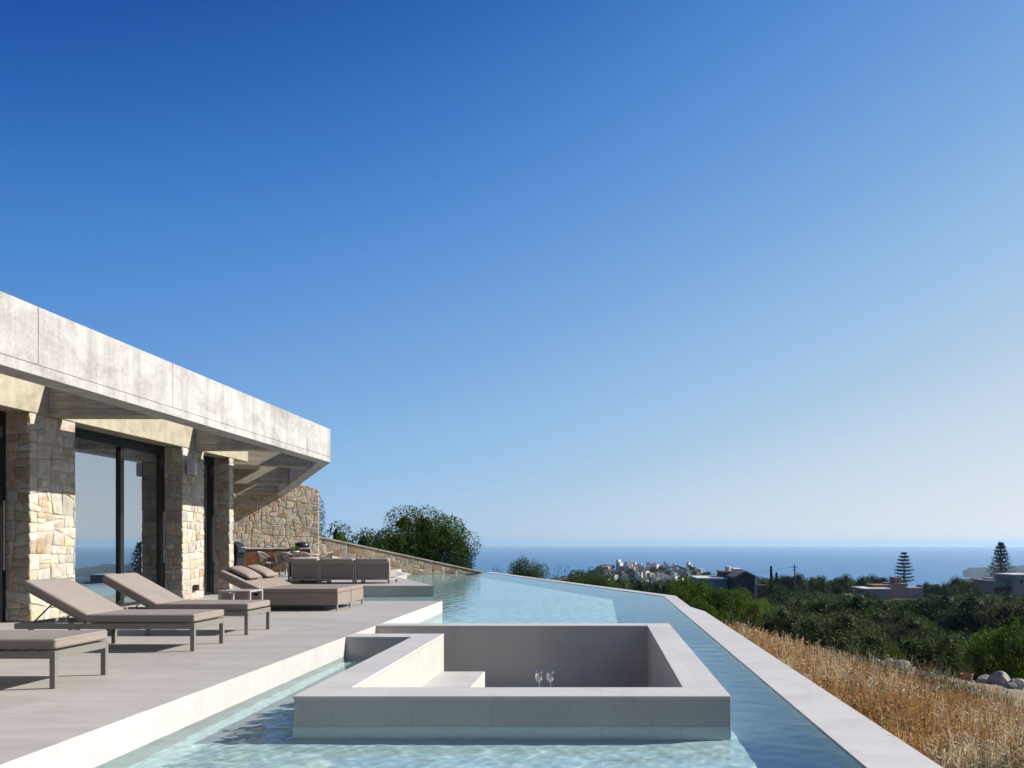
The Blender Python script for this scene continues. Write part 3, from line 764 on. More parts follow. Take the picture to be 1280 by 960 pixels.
bm.faces.new(t_); bm.faces.new(l_[::-1])
for i in range(len(poly)): bm.faces.new((t_[i], l_[i], l_[(i + 1) % len(poly)], t_[(i + 1) % len(poly)]))
bmesh.ops.recalc_face_normals(bm, faces=bm.faces[:]); obj('core', bm, M['mortar'], tw)
S = StoneMesh(); S.face((0, 0.02, 0), (1, 0, 0), (0, 0, 1), poly, 0.015, 0.10, 0.22, gap=0.005, out=0.013, cols=WALLC)
S.face((FL, 0.02, 0), (0, 1, 0), (0, 0, 1), rect(0.48, htop), 0.02, 0.10, 0.15, cols=WALLC)
S.build('stone_facing', tw)
# low sloping wall
SWL = P(391, 670.3, 31.3); SWR = P(606, 716.8, 35.2)
Lw = math.hypot(SWR.x - SWL.x, SWR.y - SWL.y)
sw = empty('stone_wall', (SWL.x, SWL.y, -1.0), math.atan2(SWR.y - SWL.y, SWR.x - SWL.x)); tag(sw, 'long rubble stone wall sloping down to the far pool corner', 'stone wall')
z0, z1 = SWL.z + 1.0, SWR.z + 1.0
poly = [(0, 0), (Lw, 0), (Lw, z1), (0, z0)]
bm = B()
t_ = [bm.verts.new((p[0], 0.02, p[1] - 0.01)) for p in poly]; l_ = [bm.verts.new((p[0], 0.5, p[1] - 0.01)) for p in poly]
bm.faces.new(t_); bm.faces.new(l_[::-1])
for i in range(4): bm.faces.new((t_[i], l_[i], l_[(i + 1) % 4], t_[(i + 1) % 4]))
bmesh.ops.recalc_face_normals(bm, faces=bm.faces[:]); obj('core', bm, M['mortar'], sw)
RW = [((0.50, 0.41, 0.30), 4), ((0.44, 0.34, 0.24), 4), ((0.55, 0.48, 0.38), 4), ((0.40, 0.28, 0.19), 1.8), ((0.44, 0.40, 0.34), 3)]
S = StoneMesh(); S.face((0, 0.02, 0), (1, 0, 0), (0, 0, 1), poly, 0.02, 0.14, 0.25, cols=RW); S.build('stone_facing', sw)
bm = B()
q = [(0, z0), (Lw + 0.1, z1 - 0.01), (Lw + 0.1, z1 + 0.05), (0, z0 + 0.06)]
t_ = [bm.verts.new((p[0], -0.03, p[1])) for p in q]; l_ = [bm.verts.new((p[0], 0.53, p[1])) for p in q]
bm.faces.new(t_); bm.faces.new(l_[::-1])
for i in range(4): bm.faces.new((t_[i], l_[i], l_[(i + 1) % 4], t_[(i + 1) % 4]))
bmesh.ops.recalc_face_normals(bm, faces=bm.faces[:]); obj('coping', bm, M['header'], sw)

# ------------------------------------------------------------ sun loungers
def cushion(bm, x0, x1, y0, y1, z0, z1, M_=None, r=0.02):
    return box(bm, x0, x1, y0, y1, z0, z1, r, 3, M_)
def piping(x0, x1, y0, y1, zs, parent, M_=None, r=0.022):
    bm = B()
    for z in zs:
        pts = []
        for cx_, cy_, a0 in ((x1 - r, y1 - r, 0), (x0 + r, y1 - r, 90), (x0 + r, y0 + r, 180), (x1 - r, y0 + r, 270)):
            for k in range(4): a = R(a0 + 30 * k); pts.append(Vector((cx_ + r * 0.92 * math.cos(a), cy_ + r * 0.92 * math.sin(a), z)))
        if M_ is not None: pts = [M_ @ p for p in pts]
        tube(bm, pts, 0.0035, 5, closed=True)
    return obj('piping', bm, M['sling'], parent, True)
def make_lounger():
    """origin at the foot-end near leg's ground corner; x runs to -1.9 (head), y to 0.65"""
    t = empty('sun_lounger')
    W = 0.66; L = 1.90; rh0, rh1 = 0.235, 0.295
    bm = B()
    box(bm, -L, 0, 0, 0.03, rh0, rh1, 0.002); box(bm, -L, 0, W - 0.03, W, rh0, rh1, 0.002)
    box(bm, -0.03, 0, 0.031, W - 0.031, rh0, rh1, 0.002); box(bm, -L, -L + 0.03, 0.031, W - 0.031, rh0, rh1, 0.002)
    for k in range(11): box(bm, -0.11 - k * 0.105, -0.06 - k * 0.105, 0.031, W - 0.031, rh1 - 0.022, rh1 - 0.006)
    obj('frame', bm, M['metal'], t)
    for x in (-0.045, -1.27, -1.76):
        for y in (0.001, W - 0.041):
            bm = B(); box(bm, x, x + 0.044, y, y + 0.04, 0, rh0 - 0.001, 0.002); obj('leg', bm, M['metal'], t)
    bm = B(); cushion(bm, -1.16, 0.0, 0.005, W - 0.005, rh1 + 0.012, rh1 + 0.095); sc = obj('seat_cushion', bm, M['mattress'], t, True); piping(-1.16, 0.0, 0.005, W - 0.005, (rh1 + 0.030, rh1 + 0.078), sc, None, 0.012)
    Mx = Matrix.Translation((-1.165, 0, rh1 + 0.02)) @ Matrix.Rotation(R(29), 4, 'Y')
    bm = B(); cushion(bm, -0.76, 0.0, 0.005, W - 0.005, 0.0, 0.085, Mx); bc_ = obj('back_cushion', bm, M['mattress'], t, True); piping(-0.76, 0.0, 0.005, W - 0.005, (0.018, 0.067), bc_, Mx, 0.012)
    bm = B(); box(bm, -0.74, 0.0, 0.03, 0.055, -0.028, -0.002, 0, 1, Mx); box(bm, -0.74, 0.0, W - 0.055, W - 0.03, -0.028, -0.002, 0, 1, Mx)
    for k in range(5): box(bm, -0.74 + k * 0.16, -0.70 + k * 0.16, 0.056, W - 0.056, -0.022, -0.004, 0, 1, Mx)
    obj('backrest_frame', bm, M['metal'], t)
    bm = B()
    p1 = Mx @ Vector((-0.42, 0.07, -0.02))
    tube(bm, [(p1.x, 0.07, p1.z), (-L + 0.12, 0.07, rh0 + 0.03)], 0.009, 6); tube(bm, [(p1.x, W - 0.07, p1.z), (-L + 0.12, W - 0.07, rh0 + 0.03)], 0.009, 6)
    tube(bm, [(-L + 0.12, 0.032, rh0 + 0.03), (-L + 0.12, W - 0.032, rh0 + 0.03)], 0.009, 6)
    obj('brace', bm, M['metal'], t)
    return t
lg0 = make_lounger(); lg0.location = (-4.28, 6.03, 0); tag(lg0, 'nearest taupe cushioned sun lounger, its head end cut by the left picture edge', 'sun lounger', 'sun loungers on the terrace')
lg1 = copy_tree(lg0); lg1.location = (-4.28, 8.10, 0); tag(lg1, 'taupe sun lounger with raised back in front of the widest stone pier', 'sun lounger')
lg2 = copy_tree(lg0); lg2.location = (-4.37, 9.53, 0); tag(lg2, 'taupe sun lounger with raised back before the sliding glass door, third from the camera', 'sun lounger')

# double daybed
db = empty('daybed', (-4.40, 12.88, 0)); tag(db, 'double daybed in taupe fabric with two pillows beside the water', 'daybed')
W = 1.40; L = 2.0
bm = B(); box(bm, -L, 0, 0, 0.02, 0.10, 0.30, 0.003); box(bm, -L, 0, W - 0.02, W, 0.10, 0.30, 0.003); box(bm, -0.02, 0, 0.021, W / 2 - 0.012, 0.10, 0.30, 0.003); box(bm, -0.02, 0, W / 2 + 0.012, W - 0.021, 0.10, 0.30, 0.003)
box(bm, -L + .021, -0.021, 0.021, W - 0.021, 0.24, 0.28); obj('base', bm, M['mattress2'], db)
for x in (-0.03, -L + 0.002):
    for y in (0.003, W / 2 - 0.015, W - 0.033):
        bm = B(); box(bm, x, x + 0.028, y, y + 0.028, 0, 0.099, 0.002); obj('leg', bm, M['light_metal'], db)
for y0 in (0.003, W / 2 + 0.004):
    bm = B(); cushion(bm, -1.32, 0.0, y0, y0 + W / 2 - 0.008, 0.302, 0.375, None, 0.015); obj('seat_cushion', bm, M['mattress2'], db, True)
    Mx = Matrix.Translation((-1.325, 0, 0.302)) @ Matrix.Rotation(R(25), 4, 'Y')
    bm = B(); cushion(bm, -0.74, 0.0, y0, y0 + W / 2 - 0.008, 0.0, 0.075, Mx, 0.015); obj('back_cushion', bm, M['mattress2'], db, True)
bm = B(); Mx2 = Matrix.Translation((-1.325, 0, 0.302)) @ Matrix.Rotation(R(25), 4, 'Y')
box(bm, -0.74, 0, 0.0, 0.02, -0.06, -0.001, 0, 1, Mx2); box(bm, -0.74, 0, W - 0.02, W, -0.06, -0.001, 0, 1, Mx2); box(bm, -0.74, -0.72, 0.021, W - 0.021, -0.06, -0.001, 0, 1, Mx2)
obj('backrest_frame', bm, M['mattress2'], db)
def pillow(bm, lx, ly, lz, Mx):
    n_ = 14; idx = {}
    for side in (1, -1):
        for i in range(n_ + 1):
            for j in range(n_ + 1):
                u = i / n_ * 2 - 1; v = j / n_ * 2 - 1
                h = (max(0, 1 - abs(u) ** 2.6) * max(0, 1 - abs(v) ** 2.6)) ** 0.55
                pin = 1 - 0.06 * (1 - abs(u) ** 2) * abs(v) ** 3
                edge = i in (0, n_) or j in (0, n_)
                if edge and side == -1: idx[(side, i, j)] = idx[(1, i, j)]; continue
                idx[(side, i, j)] = bm.verts.new(Mx @ Vector((u * lx / 2, v * ly / 2 * pin, side * h * lz / 2)))
    for side in (1, -1):
        for i in range(n_):
            for j in range(n_):
                f = [idx[(side, i, j)], idx[(side, i + 1, j)], idx[(side, i + 1, j + 1)], idx[(side, i, j + 1)]]
                try: bm.faces.new(f if side == 1 else f[::-1])
                except ValueError: pass
for k, (yy, lab) in enumerate(((0.36, 'taupe pillow on the nearer half of the double daybed'), (1.04, 'taupe pillow on the farther half of the double daybed'))):
    pc = Mx2 @ Vector((-0.50, 0, 0.135))
    bm = B(); Rm = Matrix.Rotation(R(25), 4, 'Y')
    pillow(bm, 0.44, 0.5, 0.13, Rm)
    po = obj('pillow', bm, M['mattress2'], None, True); po.location = (-4.40 + pc.x, 12.88 + yy, pc.z); tag(po, lab, 'pillow', 'pillows on the daybed')
# side table
st = empty('side_table', (-5.92, 11.9, 0)); tag(st, 'low square taupe metal side table between the lounger and the daybed', 'side table')
bm = B(); box(bm, 0, 0.5, 0, 0.46, 0.375, 0.40, 0.003); obj('table_top', bm, M['light_metal'], st)
for x in (0.001, 0.464):
    for y in (0.001, 0.424):
        bm = B(); box(bm, x, x + 0.035, y, y + 0.035, 0, 0.374, 0.002); obj('leg', bm, M['light_metal'], st)

# ------------------------------------------------------------ modular sofa seen from behind
def sofa_module(name_w, x0, x1, label, rz=0.0, loc=None):
    t = empty('sofa', loc or (x0, 21.45, 0), rz); tag(t, label, 'sofa', 'modular sofa')
    W = x1 - x0
    bm = B(); box(bm, 0, W, 0, 0.04, 0.10, 0.14, 0.003); box(bm, 0, W, 0.8, 0.84, 0.10, 0.14, 0.003); box(bm, 0, 0.035, 0.041, 0.8, 0.10, 0.14); box(bm, W - 0.035, W, 0.041, 0.8, 0.10, 0.14)
    box(bm, 0.0, 0.035, 0, 0.035, 0.141, 0.66, 0.003); box(bm, W - 0.035, W, 0, 0.035, 0.141, 0.66, 0.003)
    obj('frame', bm, M['light_metal'], t)
    for x in (0.001, W - 0.046):
        for y in (0.001, 0.794):
            bm = B(); box(bm, x, x + 0.045, y, y + 0.045, 0, 0.099, 0.002); obj('leg', bm, M['metal'], t)
    bm = B(); box(bm, 0.04, W - 0.04, 0.012, 0.04, 0.16, 0.56, 0.004); obj('back_panel', bm, M['sling'], t)
    bm = B(); cushion(bm, 0.01, W - 0.01, -0.03, 0.20, 0.55, 0.71, None, 0.06); cushion(bm, 0.03, W - 0.03, 0.06, 0.24, 0.36, 0.6, None, 0.05); obj('back_cushion', bm, M['sofa'], t, True)
    bm = B(); cushion(bm, 0.02, W - 0.02, 0.14, 0.84, 0.145, 0.36, None, 0.04); obj('seat_cushion', bm, M['sofa'], t, True)
    return t
sofa_module(None, -8.62, -7.86, 'left straight module of the pale sofa beside its corner piece')
sofa_module(None, -7.84, -6.87, 'middle straight module of the pale sofa seen from behind')
sofa_module(None, -6.85, -5.88, 'right end module of the pale sofa nearest the pool')
t = sofa_module(None, 0, 0.95, 'corner return of the pale sofa turned toward the stone wall', R(-90), (-8.86, 22.75, 0))
t2_ = sofa_module(None, 0, 0.95, 'farthest module of the sofa return near the dining table', R(-90), (-8.86, 23.72, 0))

# ------------------------------------------------------------ outdoor kitchen, dining set, grill
kt = empty('kitchen_counter', (A0.x + fd.x * 0.6, A0.y + fd.y * 0.6 - 0.75, 0), math.atan2(fd.y, fd.x)); tag(kt, 'outdoor kitchen counter with rust brown front and thin pale top', 'counter')
KL = FL - 0.62
bm = B(); box(bm, 0, KL, 0, 0.62, 0.90, 0.94, 0.003); box(bm, KL - 0.05, KL, 0, 0.6, 0, 0.899); obj('counter_top', bm, M['white'], kt)
bm = B()
for k in range(7): box(bm, 0.02 + k * (KL - 0.1) / 7, 0.02 + (k + 1) * (KL - 0.1) / 7 - 0.006, 0.04, 0.06, 0.06, 0.86)
box(bm, 0.02, KL - 0.06, 0.061, 0.55, 0.05, 0.88); obj('cabinet_front', bm, M['corten'], kt)
kp = P(384.5, 684, 30.6)
bw = empty('cooking_pot', (kp.x, 30.05, 0.94)); tag(bw, 'wide black round pot with lid on the counter top', 'pot')
bm = B(); lathe(bm, [(0, 0), (0.22, 0), (0.26, 0.03), (0.27, 0.17), (0.25, 0.17), (0.24, 0.03), (0, 0.02)], 24); obj('body', bm, M['black'], bw, True)
bm = B(); lathe(bm, [(0.275, 0.172), (0.27, 0.19), (0.15, 0.22), (0, 0.23)], 24); obj('lid', bm, M['black'], bw, True)
bm = B(); tube(bm, [(-0.05, 0, 0.22), (-0.04, 0, 0.26), (0.04, 0, 0.26), (0.05, 0, 0.22)], 0.01, 6); obj('handle', bm, M['black'], bw)
# grill
gp = P(297, 700, 23.2)
gr = empty('grill', (gp.x - 0.05, 23.2, 0)); tag(gr, 'black hooded barbecue grill standing beside the house corner', 'grill')
bm = B(); box(bm, -0.28, 0.14, -0.22, 0.22, 0.12, 0.74, 0.02); obj('cabinet', bm, M['black'], gr)
bm = B(); box(bm, -0.32, 0.18, -0.26, 0.26, 0.745, 0.86, 0.015); obj('firebox', bm, M['black'], gr)
bm = B()
pr = [(0.18, 0.865), (0.17, 1.0), (0.10, 1.11), (-0.03, 1.17), (-0.18, 1.17), (-0.28, 1.08), (-0.32, 0.865)]
a_ = [bm.verts.new((p[0], -0.25, p[1])) for p in pr]; b_ = [bm.verts.new((p[0], 0.25, p[1])) for p in pr]
bm.faces.new(a_); bm.faces.new(b_[::-1])
for i in range(len(pr)): bm.faces.new((a_[i], b_[i], b_[(i + 1) % len(pr)], a_[(i + 1) % len(pr)]))
bmesh.ops.recalc_face_normals(bm, faces=bm.faces[:]); obj('hood', bm, M['black'], gr)
bm = B(); box(bm, 0.19, 0.36, -0.22, 0.22, 0.80, 0.83, 0.005); obj('side_shelf', bm, M['black'], gr)
bm = B(); tube(bm, [(0.17, -0.18, 1.0), (0.24, -0.18, 1.0), (0.24, 0.18, 1.0), (0.17, 0.18, 1.0)], 0.012, 6); obj('handle', bm, M['light_metal'], gr)
for x in (-0.25, 0.09):
    bm = B(); lathe(bm, [(0, -0.02), (0.06, -0.02), (0.06, 0.02), (0, 0.02)], 16)
    wo_ = obj('wheel', bm, M['black'], gr); wo_.location = (x, -0.2, 0.06); wo_.rotation_euler = (R(90), 0, 0)
# dining table
tp = P(372, 690, 27.0)
dt = empty('dining_table', (tp.x, 27.0, 0)); tag(dt, 'pale dining table with rounded ends near the outdoor kitchen', 'table')
bm = B(); pts = []
for k in range(32):
    a = 2 * math.pi * k / 32; pts.append((0.75 * math.copysign(abs(math.cos(a)) ** 0.5, math.cos(a)), 0.45 * math.copysign(abs(math.sin(a)) ** 0.8, math.sin(a))))
prism(bm, pts, 0.71, 0.75, 0.004); obj('table_top', bm, M['light_metal'], dt)
for x in (-0.55, 0.5):
    for y in (-0.28, 0.24):
        bm = B(); box(bm, x, x + 0.05, y, y + 0.05, 0, 0.709, 0.003); obj('leg', bm, M['light_metal'], dt)
# plant on table
pl = empty('potted_plant', (tp.x - 0.05, 26.9, 0.75)); tag(pl, 'bright green leafy plant in a low bowl on the dining table', 'plant')
bm = B(); lathe(bm, [(0, 0), (0.10, 0), (0.15, 0.10), (0.14, 0.10), (0.10, 0.02), (0, 0.02)], 18); obj('bowl', bm, M['white'], pl, True)
def blades(n_, r_, h_, w_, seed, up=0.3):
    rr = np.random.default_rng(seed); V = []; Q = []; C = []
    for i in range(n_):
        a = rr.uniform(0, 2 * math.pi); ln_ = r_ * rr.uniform(0.5, 1); hh = h_ * rr.uniform(0.5, 1)
        d = np.array([math.cos(a), math.sin(a), 0]); s = np.array([-math.sin(a), math.cos(a), 0]) * w_
        prev = None
        for k in range(5):
            t = k / 4; p = d * ln_ * t + np.array([0, 0, hh * (t * 1.6 - t * t * (1.6 - up))]); ww = s * (1 - t) * 1.0 + s * 0.15
            V += [p - ww, p + ww]
            if k: Q.append((len(V) - 4, len(V) - 3, len(V) - 1, len(V) - 2)); C.append(np.array([1, 1, 1]) * rr.uniform(0.6, 1.5))
    return fast_mesh('blades', V, Q, np.array(C))
o_ = link('leaves', blades(60, 0.28, 0.30, 0.018, 3, 0.7), mat_leaf('lime_leaf', (0.13, 0.26, 0.02), 0.4), pl); o_.location = (0, 0, 0.06)
# rope tub chair
def make_chair():
    t = empty('garden_chair')
    bm = B(); lathe(bm, [(0, 0.40), (0.24, 0.40), (0.27, 0.43), (0.27, 0.46), (0.22, 0.48), (0, 0.48)], 20); obj('seat', bm, M['sofa'], t, True)
    bm = B(); pts = []
    for k in range(15):
        a = R(-20 + 220 * k / 14); z = 0.62 + 0.20 * math.sin(max(0, math.sin(a)) * math.pi / 2)
        pts.append((0.31 * math.cos(a), 0.29 * math.sin(a), z))
    tube(bm, pts, 0.018, 6); obj('top_rail', bm, M['light_metal'], t)
    bm = B()
    for k in range(40):
        f = k / 39 * 14; i = min(13, int(f)); p = Vector(pts[i]).lerp(Vector(pts[i + 1]), f - i); b = Vector((p.x * 0.82, p.y * 0.82, 0.43))
        tube(bm, [b, p], 0.009, 4, caps=False)
    obj('rope_back', bm, M['rope'], t)
    for sx in (-1, 1):
        for sy in (-1, 1):
            bm = B(); tube(bm, [(sx * 0.17, sy * 0.17, 0.41), (sx * 0.25, sy * 0.24, 0)], [0.014, 0.010], 6); obj('leg', bm, M['light_metal'], t)
    return t
chairs = [((333, 26.6), R(95), 'rope garden chair at the left end of the dining table'), ((355, 25.9), R(180), 'rope garden chair behind the sofa, on the near side of the dining table'),
          ((378, 25.9), R(180), 'rope garden chair on the near side of the table, right of its neighbour'), ((405, 26.3), R(-80), 'rope garden chair at the right end of the dining table'),
          ((366, 28.0), R(0), 'rope garden chair on the far side of the dining table')]
ch0 = None
for (px, Y), rz, lab in chairs:
    c = make_chair() if ch0 is None else copy_tree(ch0)
    if ch0 is None: ch0 = c
    c.location = ((px - CX) * Y / F, Y, 0); c.rotation_euler = (0, 0, rz); tag(c, lab, 'chair', 'chairs around the dining table')

# ------------------------------------------------------------ foliage
def leaf_cloud(pts, size, rr, cvar=0.45, aspect=0.55):
    n_ = len(pts); d = rr.normal(size=(n_, 3)); d /= np.linalg.norm(d, axis=1)[:, None]
    e_ = rr.normal(size=(n_, 3)); e_ -= (e_ * d).sum(1)[:, None] * d; e_ /= np.linalg.norm(e_, axis=1)[:, None]
    s = size * rr.uniform(0.6, 1.4, (n_, 1)); a = d * s; b = e_ * s * aspect
    V = np.stack([pts - a, pts + b * 0.9, pts + a, pts - b * 0.9], 1).reshape(-1, 3)
    Q = np.arange(n_ * 4).reshape(-1, 4)
    return V, Q
def crown_mesh(seed, nleaf=2600, size=0.055, lumps=16, flat=0.8, core=0.0, spread=0.62):
    """crown of unit radius, z from -1 to 1"""
    rr = np.random.default_rng(seed)
    cs = []; 
    for i in range(lumps):
        d = rr.normal(size=3); d /= np.linalg.norm(d); d[2] *= flat
        cs.append((d * spread * rr.uniform(0.55, 1.15), rr.uniform(0.24, 0.44)))
    cs.append((np.zeros(3), 0.5))
    pts = []; tint = []
    w_ = np.array([c[1] ** 2 for c in cs]); w_ /= w_.sum()
    which = rr.choice(len(cs), nleaf, p=w_)
    lt = rr.uniform(0.65, 1.35, len(cs))
    d = rr.normal(size=(nleaf, 3)); d /= np.linalg.norm(d, axis=1)[:, None]
    rad_ = rr.uniform(0.0, 1.0, nleaf) ** 0.28
    C0 = np.array([cs[k][0] for k in which]); R0 = np.array([cs[k][1] for k in which])
    stray = np.where(rr.random(nleaf) < 0.05, rr.uniform(1.0, 1.35, nleaf), 1.0)
    Pn = C0 + d * (R0 * rad_ * stray)[:, None] * np.array([1, 1, 0.85])
    lo = np.percentile(Pn, 1, axis=0); hi = np.percentile(Pn, 99, axis=0); Pn = (Pn - (lo + hi) / 2) / ((hi - lo) / 2)
    V, Q = leaf_cloud(Pn, size, rr)
    col = (lt[which] * rr.uniform(0.7, 1.3, nleaf))[:, None] * np.stack([rr.uniform(0.85, 1.2, nleaf), np.ones(nleaf), rr.uniform(0.7, 1.1, nleaf)], 1)
    if core > 0:                                   # solid core added in each clump, tinted dark for shade inside the crown
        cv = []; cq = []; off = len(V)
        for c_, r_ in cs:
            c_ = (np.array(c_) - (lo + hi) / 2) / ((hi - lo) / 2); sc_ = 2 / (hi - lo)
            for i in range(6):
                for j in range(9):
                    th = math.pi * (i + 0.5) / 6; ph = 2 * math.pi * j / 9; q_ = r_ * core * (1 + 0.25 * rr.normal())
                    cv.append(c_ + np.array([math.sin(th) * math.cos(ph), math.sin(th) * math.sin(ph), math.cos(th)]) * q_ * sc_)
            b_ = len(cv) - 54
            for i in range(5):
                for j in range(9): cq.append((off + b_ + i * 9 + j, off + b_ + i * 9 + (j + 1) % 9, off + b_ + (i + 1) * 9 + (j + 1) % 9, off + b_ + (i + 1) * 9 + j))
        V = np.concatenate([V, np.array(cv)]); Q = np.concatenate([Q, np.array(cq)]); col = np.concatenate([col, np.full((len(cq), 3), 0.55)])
    return fast_mesh('crown', V, Q, col)
def trunk_mesh(seed, branches=7):
    """unit height trunk (0..1) with limbs spreading to unit radius"""
    rr = random.Random(seed); bm = B()
    a = [(0, 0, -0.08), (0.02, 0.01, 0.15), (rr.uniform(-.05, .05), rr.uniform(-.05, .05), 0.4), (rr.uniform(-.08, .08), rr.uniform(-.08, .08), 0.62)]
    tube(bm, a, [0.085, 0.06, 0.045, 0.03], 7)
    for k in range(branches):
        an = 2 * math.pi * k / branches + rr.uniform(-.4, .4); s = Vector(a[2]).lerp(Vector(a[3]), rr.uniform(-0.5, 1)); L_ = rr.uniform(0.3, 0.5)
        m_ = s + Vector((math.cos(an) * L_ * 0.5, math.sin(an) * L_ * 0.5, 0.12)); e_ = s + Vector((math.cos(an) * L_, math.sin(an) * L_, rr.uniform(0.2, 0.36)))
        tube(bm, [s, m_, e_], [0.026, 0.016, 0.006], 5)
    me = bpy.data.meshes.new('trunk'); bm.to_mesh(me); bm.free(); me.materials.append(M['bark']); return me
OL = [crown_mesh(100 + i, 13000, 0.036, 13, 0.75, spread=0.60, core=0.42) for i in range(5)]
BIG = [crown_mesh(200 + i, 40000, 0.024, 24, 0.8, spread=0.60, core=0.30) for i in range(2)]
BUSH = [crown_mesh(300 + i, 13000, 0.034, 14, 0.75, spread=0.60, core=0.0) for i in range(3)]
NEAR = [crown_mesh(350 + i, 9000, 0.052, 15, 0.8, spread=0.60) for i in range(3)]
SPARSE = [crown_mesh(400 + i, 500, 0.05, 9, 0.9, spread=0.75) for i in range(2)]
TR = [trunk_mesh(i) for i in range(4)]
def plant(name, X, Y, ztop, width, mats, meshes, label, cat, group, depth=None, zg=None, crown_frac=0.8, k=None, trunk=True):
    zg = E + terr(X, Y) if zg is None else zg
    h = max(0.5, ztop - zg)
    root = empty(name, (X, Y, zg), rng.uniform(0, 6.28)); tag(root, label, cat, group)
    me = meshes[(k if k is not None else rng.randrange(len(meshes))) % len(meshes)]
    ch = h * crown_frac
    key = me.name + mats
    if key not in MESHMAT:
        m2 = me if not me.materials else me.copy()
        if m2.materials: m2.materials.clear()
        m2.materials.append(M[mats]); MESHMAT[key] = m2
    c = link('crown', MESHMAT[key], None, root); c.location = (0, 0, h - ch / 2); c.scale = (width / 2, (depth or width) / 2, ch / 2)
    if trunk:
        t = link('trunk', TR[rng.randrange(4)], None, root); t.scale = (width * 0.5 + 0.3, width * 0.5 + 0.3, h * 0.85)
    return root
MESHMAT = {}
def plant_px(name, px, ytop, Y, wpx, mats, meshes, label, cat, group=None, **kw):
    X = (px - CX) * Y / F; zt = E - (ytop - HY) * Y / F
    return plant(name, X, Y, zt, wpx * Y / F, mats, meshes, label, cat, group, **kw)
# tree and bushes behind the sloping wall
plant_px('broadleaf_tree', 519, 641, 47, 116, 'green', BIG, 'large rounded tree rising behind the sloping stone wall', 'tree', crown_frac=0.80, k=0)
plant_px('shrub', 572, 676, 46, 52, 'dark_green', BUSH, 'low dark shrub on the downhill side of the big tree behind the wall', 'shrub', crown_frac=0.9)
plant_px('shrub', 428, 662, 44, 68, 'green', OL, 'sunlit shrub showing over the top of the sloping wall beside the tall wall', 'shrub', crown_frac=0.9)
plant_px('shrub', 464, 680, 42, 44, 'green', OL, 'low shrub between the big tree and the sloping wall', 'shrub', crown_frac=0.9)
plant_px('broadleaf_tree', 385, 626, 50, 30, 'dark_green', BUSH, 'dark tree almost hidden behind the end of the tall stone wall', 'tree', crown_frac=0.8)
# row beyond the infinity edge
row = [(623, 708, 60, 16, 'dark_green', SPARSE, 'tiny scrawny tree just past the far pool corner'),
       (650, 700, 62, 36, 'dark_green', BUSH, 'brownish bushy tree past the infinity edge, left of the pale gap'),
       (668, 704, 60, 30, 'green', BUSH, 'olive green bush leaning right of the brownish tree'),
       (694, 707, 64, 14, 'pine', SPARSE, 'thin dark sapling standing alone against the sea'),
       (706, 706, 66, 26, 'pine', SPARSE, 'spindly tree with sky showing through beside the sapling'),
       (725, 716, 58, 46, 'green', BUSH, 'flat topped yellow green bush beyond the infinity edge'),
       (752, 716, 62, 40, 'green', BUSH, 'yellow green bush left of the town beyond the pool edge'),
       (737, 713, 80, 30, 'dark_green', BUSH, 'dark bush behind the yellow green bushes'),
       (772, 722, 74, 30, 'olive', OL, 'grey green tree below the town, left of the darker ones'),
       (797, 727, 90, 34, 'dark_green', OL, 'dark tree in front of the town by the pool edge'),
       (822, 729, 88, 30, 'dark_green', OL, 'dark tree under the town close to the pool corner'),
       (842, 726, 70, 30, 'olive', OL, 'grey green tree at the pool corner left of the citrus bushes')]
for px, yt, Y, wp, mt, ms, lab in row: plant_px('shrub' if ms is BUSH else 'small_tree', px, yt, Y, wp, mt, ms, lab, 'shrub' if ms is BUSH else 'tree', 'trees beyond the infinity edge', crown_frac=0.9)
cit = [(862, 723, 25, 52, 'tall bright green citrus bush at the pool corner'), (886, 732, 23, 56, 'bright green citrus bush in the middle of the row by the coping'),
       (908, 738, 26, 50, 'bright green bush right end of the citrus row'), (846, 735, 24, 36, 'low bright green bush tight against the pool corner'), (934, 745, 30, 46, 'green bush between the citrus row and the grove'),
       (876, 752, 20, 44, 'low leafy bush hanging over the coping near its step')]
for px, yt, Y, wp, lab in cit: plant_px('citrus_bush', px, yt, Y, wp, 'bright', NEAR, lab, 'bush', 'green bushes beside the coping', crown_frac=0.93)
plant_px('bare_shrub', 935, 738, 21, 26, 'olive', SPARSE, 'sparse half dry shrub at the top of the grass slope', 'shrub', crown_frac=0.9)
plant_px('bare_shrub', 915, 745, 19, 18, 'olive', SPARSE, 'thin dry shrub next to the citrus row', 'shrub', crown_frac=0.9)
plant_px('round_shrub', 1105, 804, 36, 44, 'bright', BUSH, 'rounded light green shrub just behind the boulders', 'shrub', crown_frac=0.97)
plant_px('olive_sapling', 1172, 795, 31, 34, 'olive', SPARSE, 'young olive tree with bare trunk behind the boulder row', 'tree', crown_frac=0.55)
plant_px('olive_sapling', 1206, 806, 30, 32, 'olive', SPARSE, 'young thin olive growing from the terracotta pot', 'tree', crown_frac=0.6)
plant_px('leafy_tree', 1262, 782, 34, 84, 'bright', NEAR, 'bright green tree above the rocks at the right picture edge', 'tree', crown_frac=0.93)
plant_px('leafy_tree', 1232, 806, 33, 52, 'bright', NEAR, 'smaller green tree left of the one at the right edge', 'tree', crown_frac=0.93)

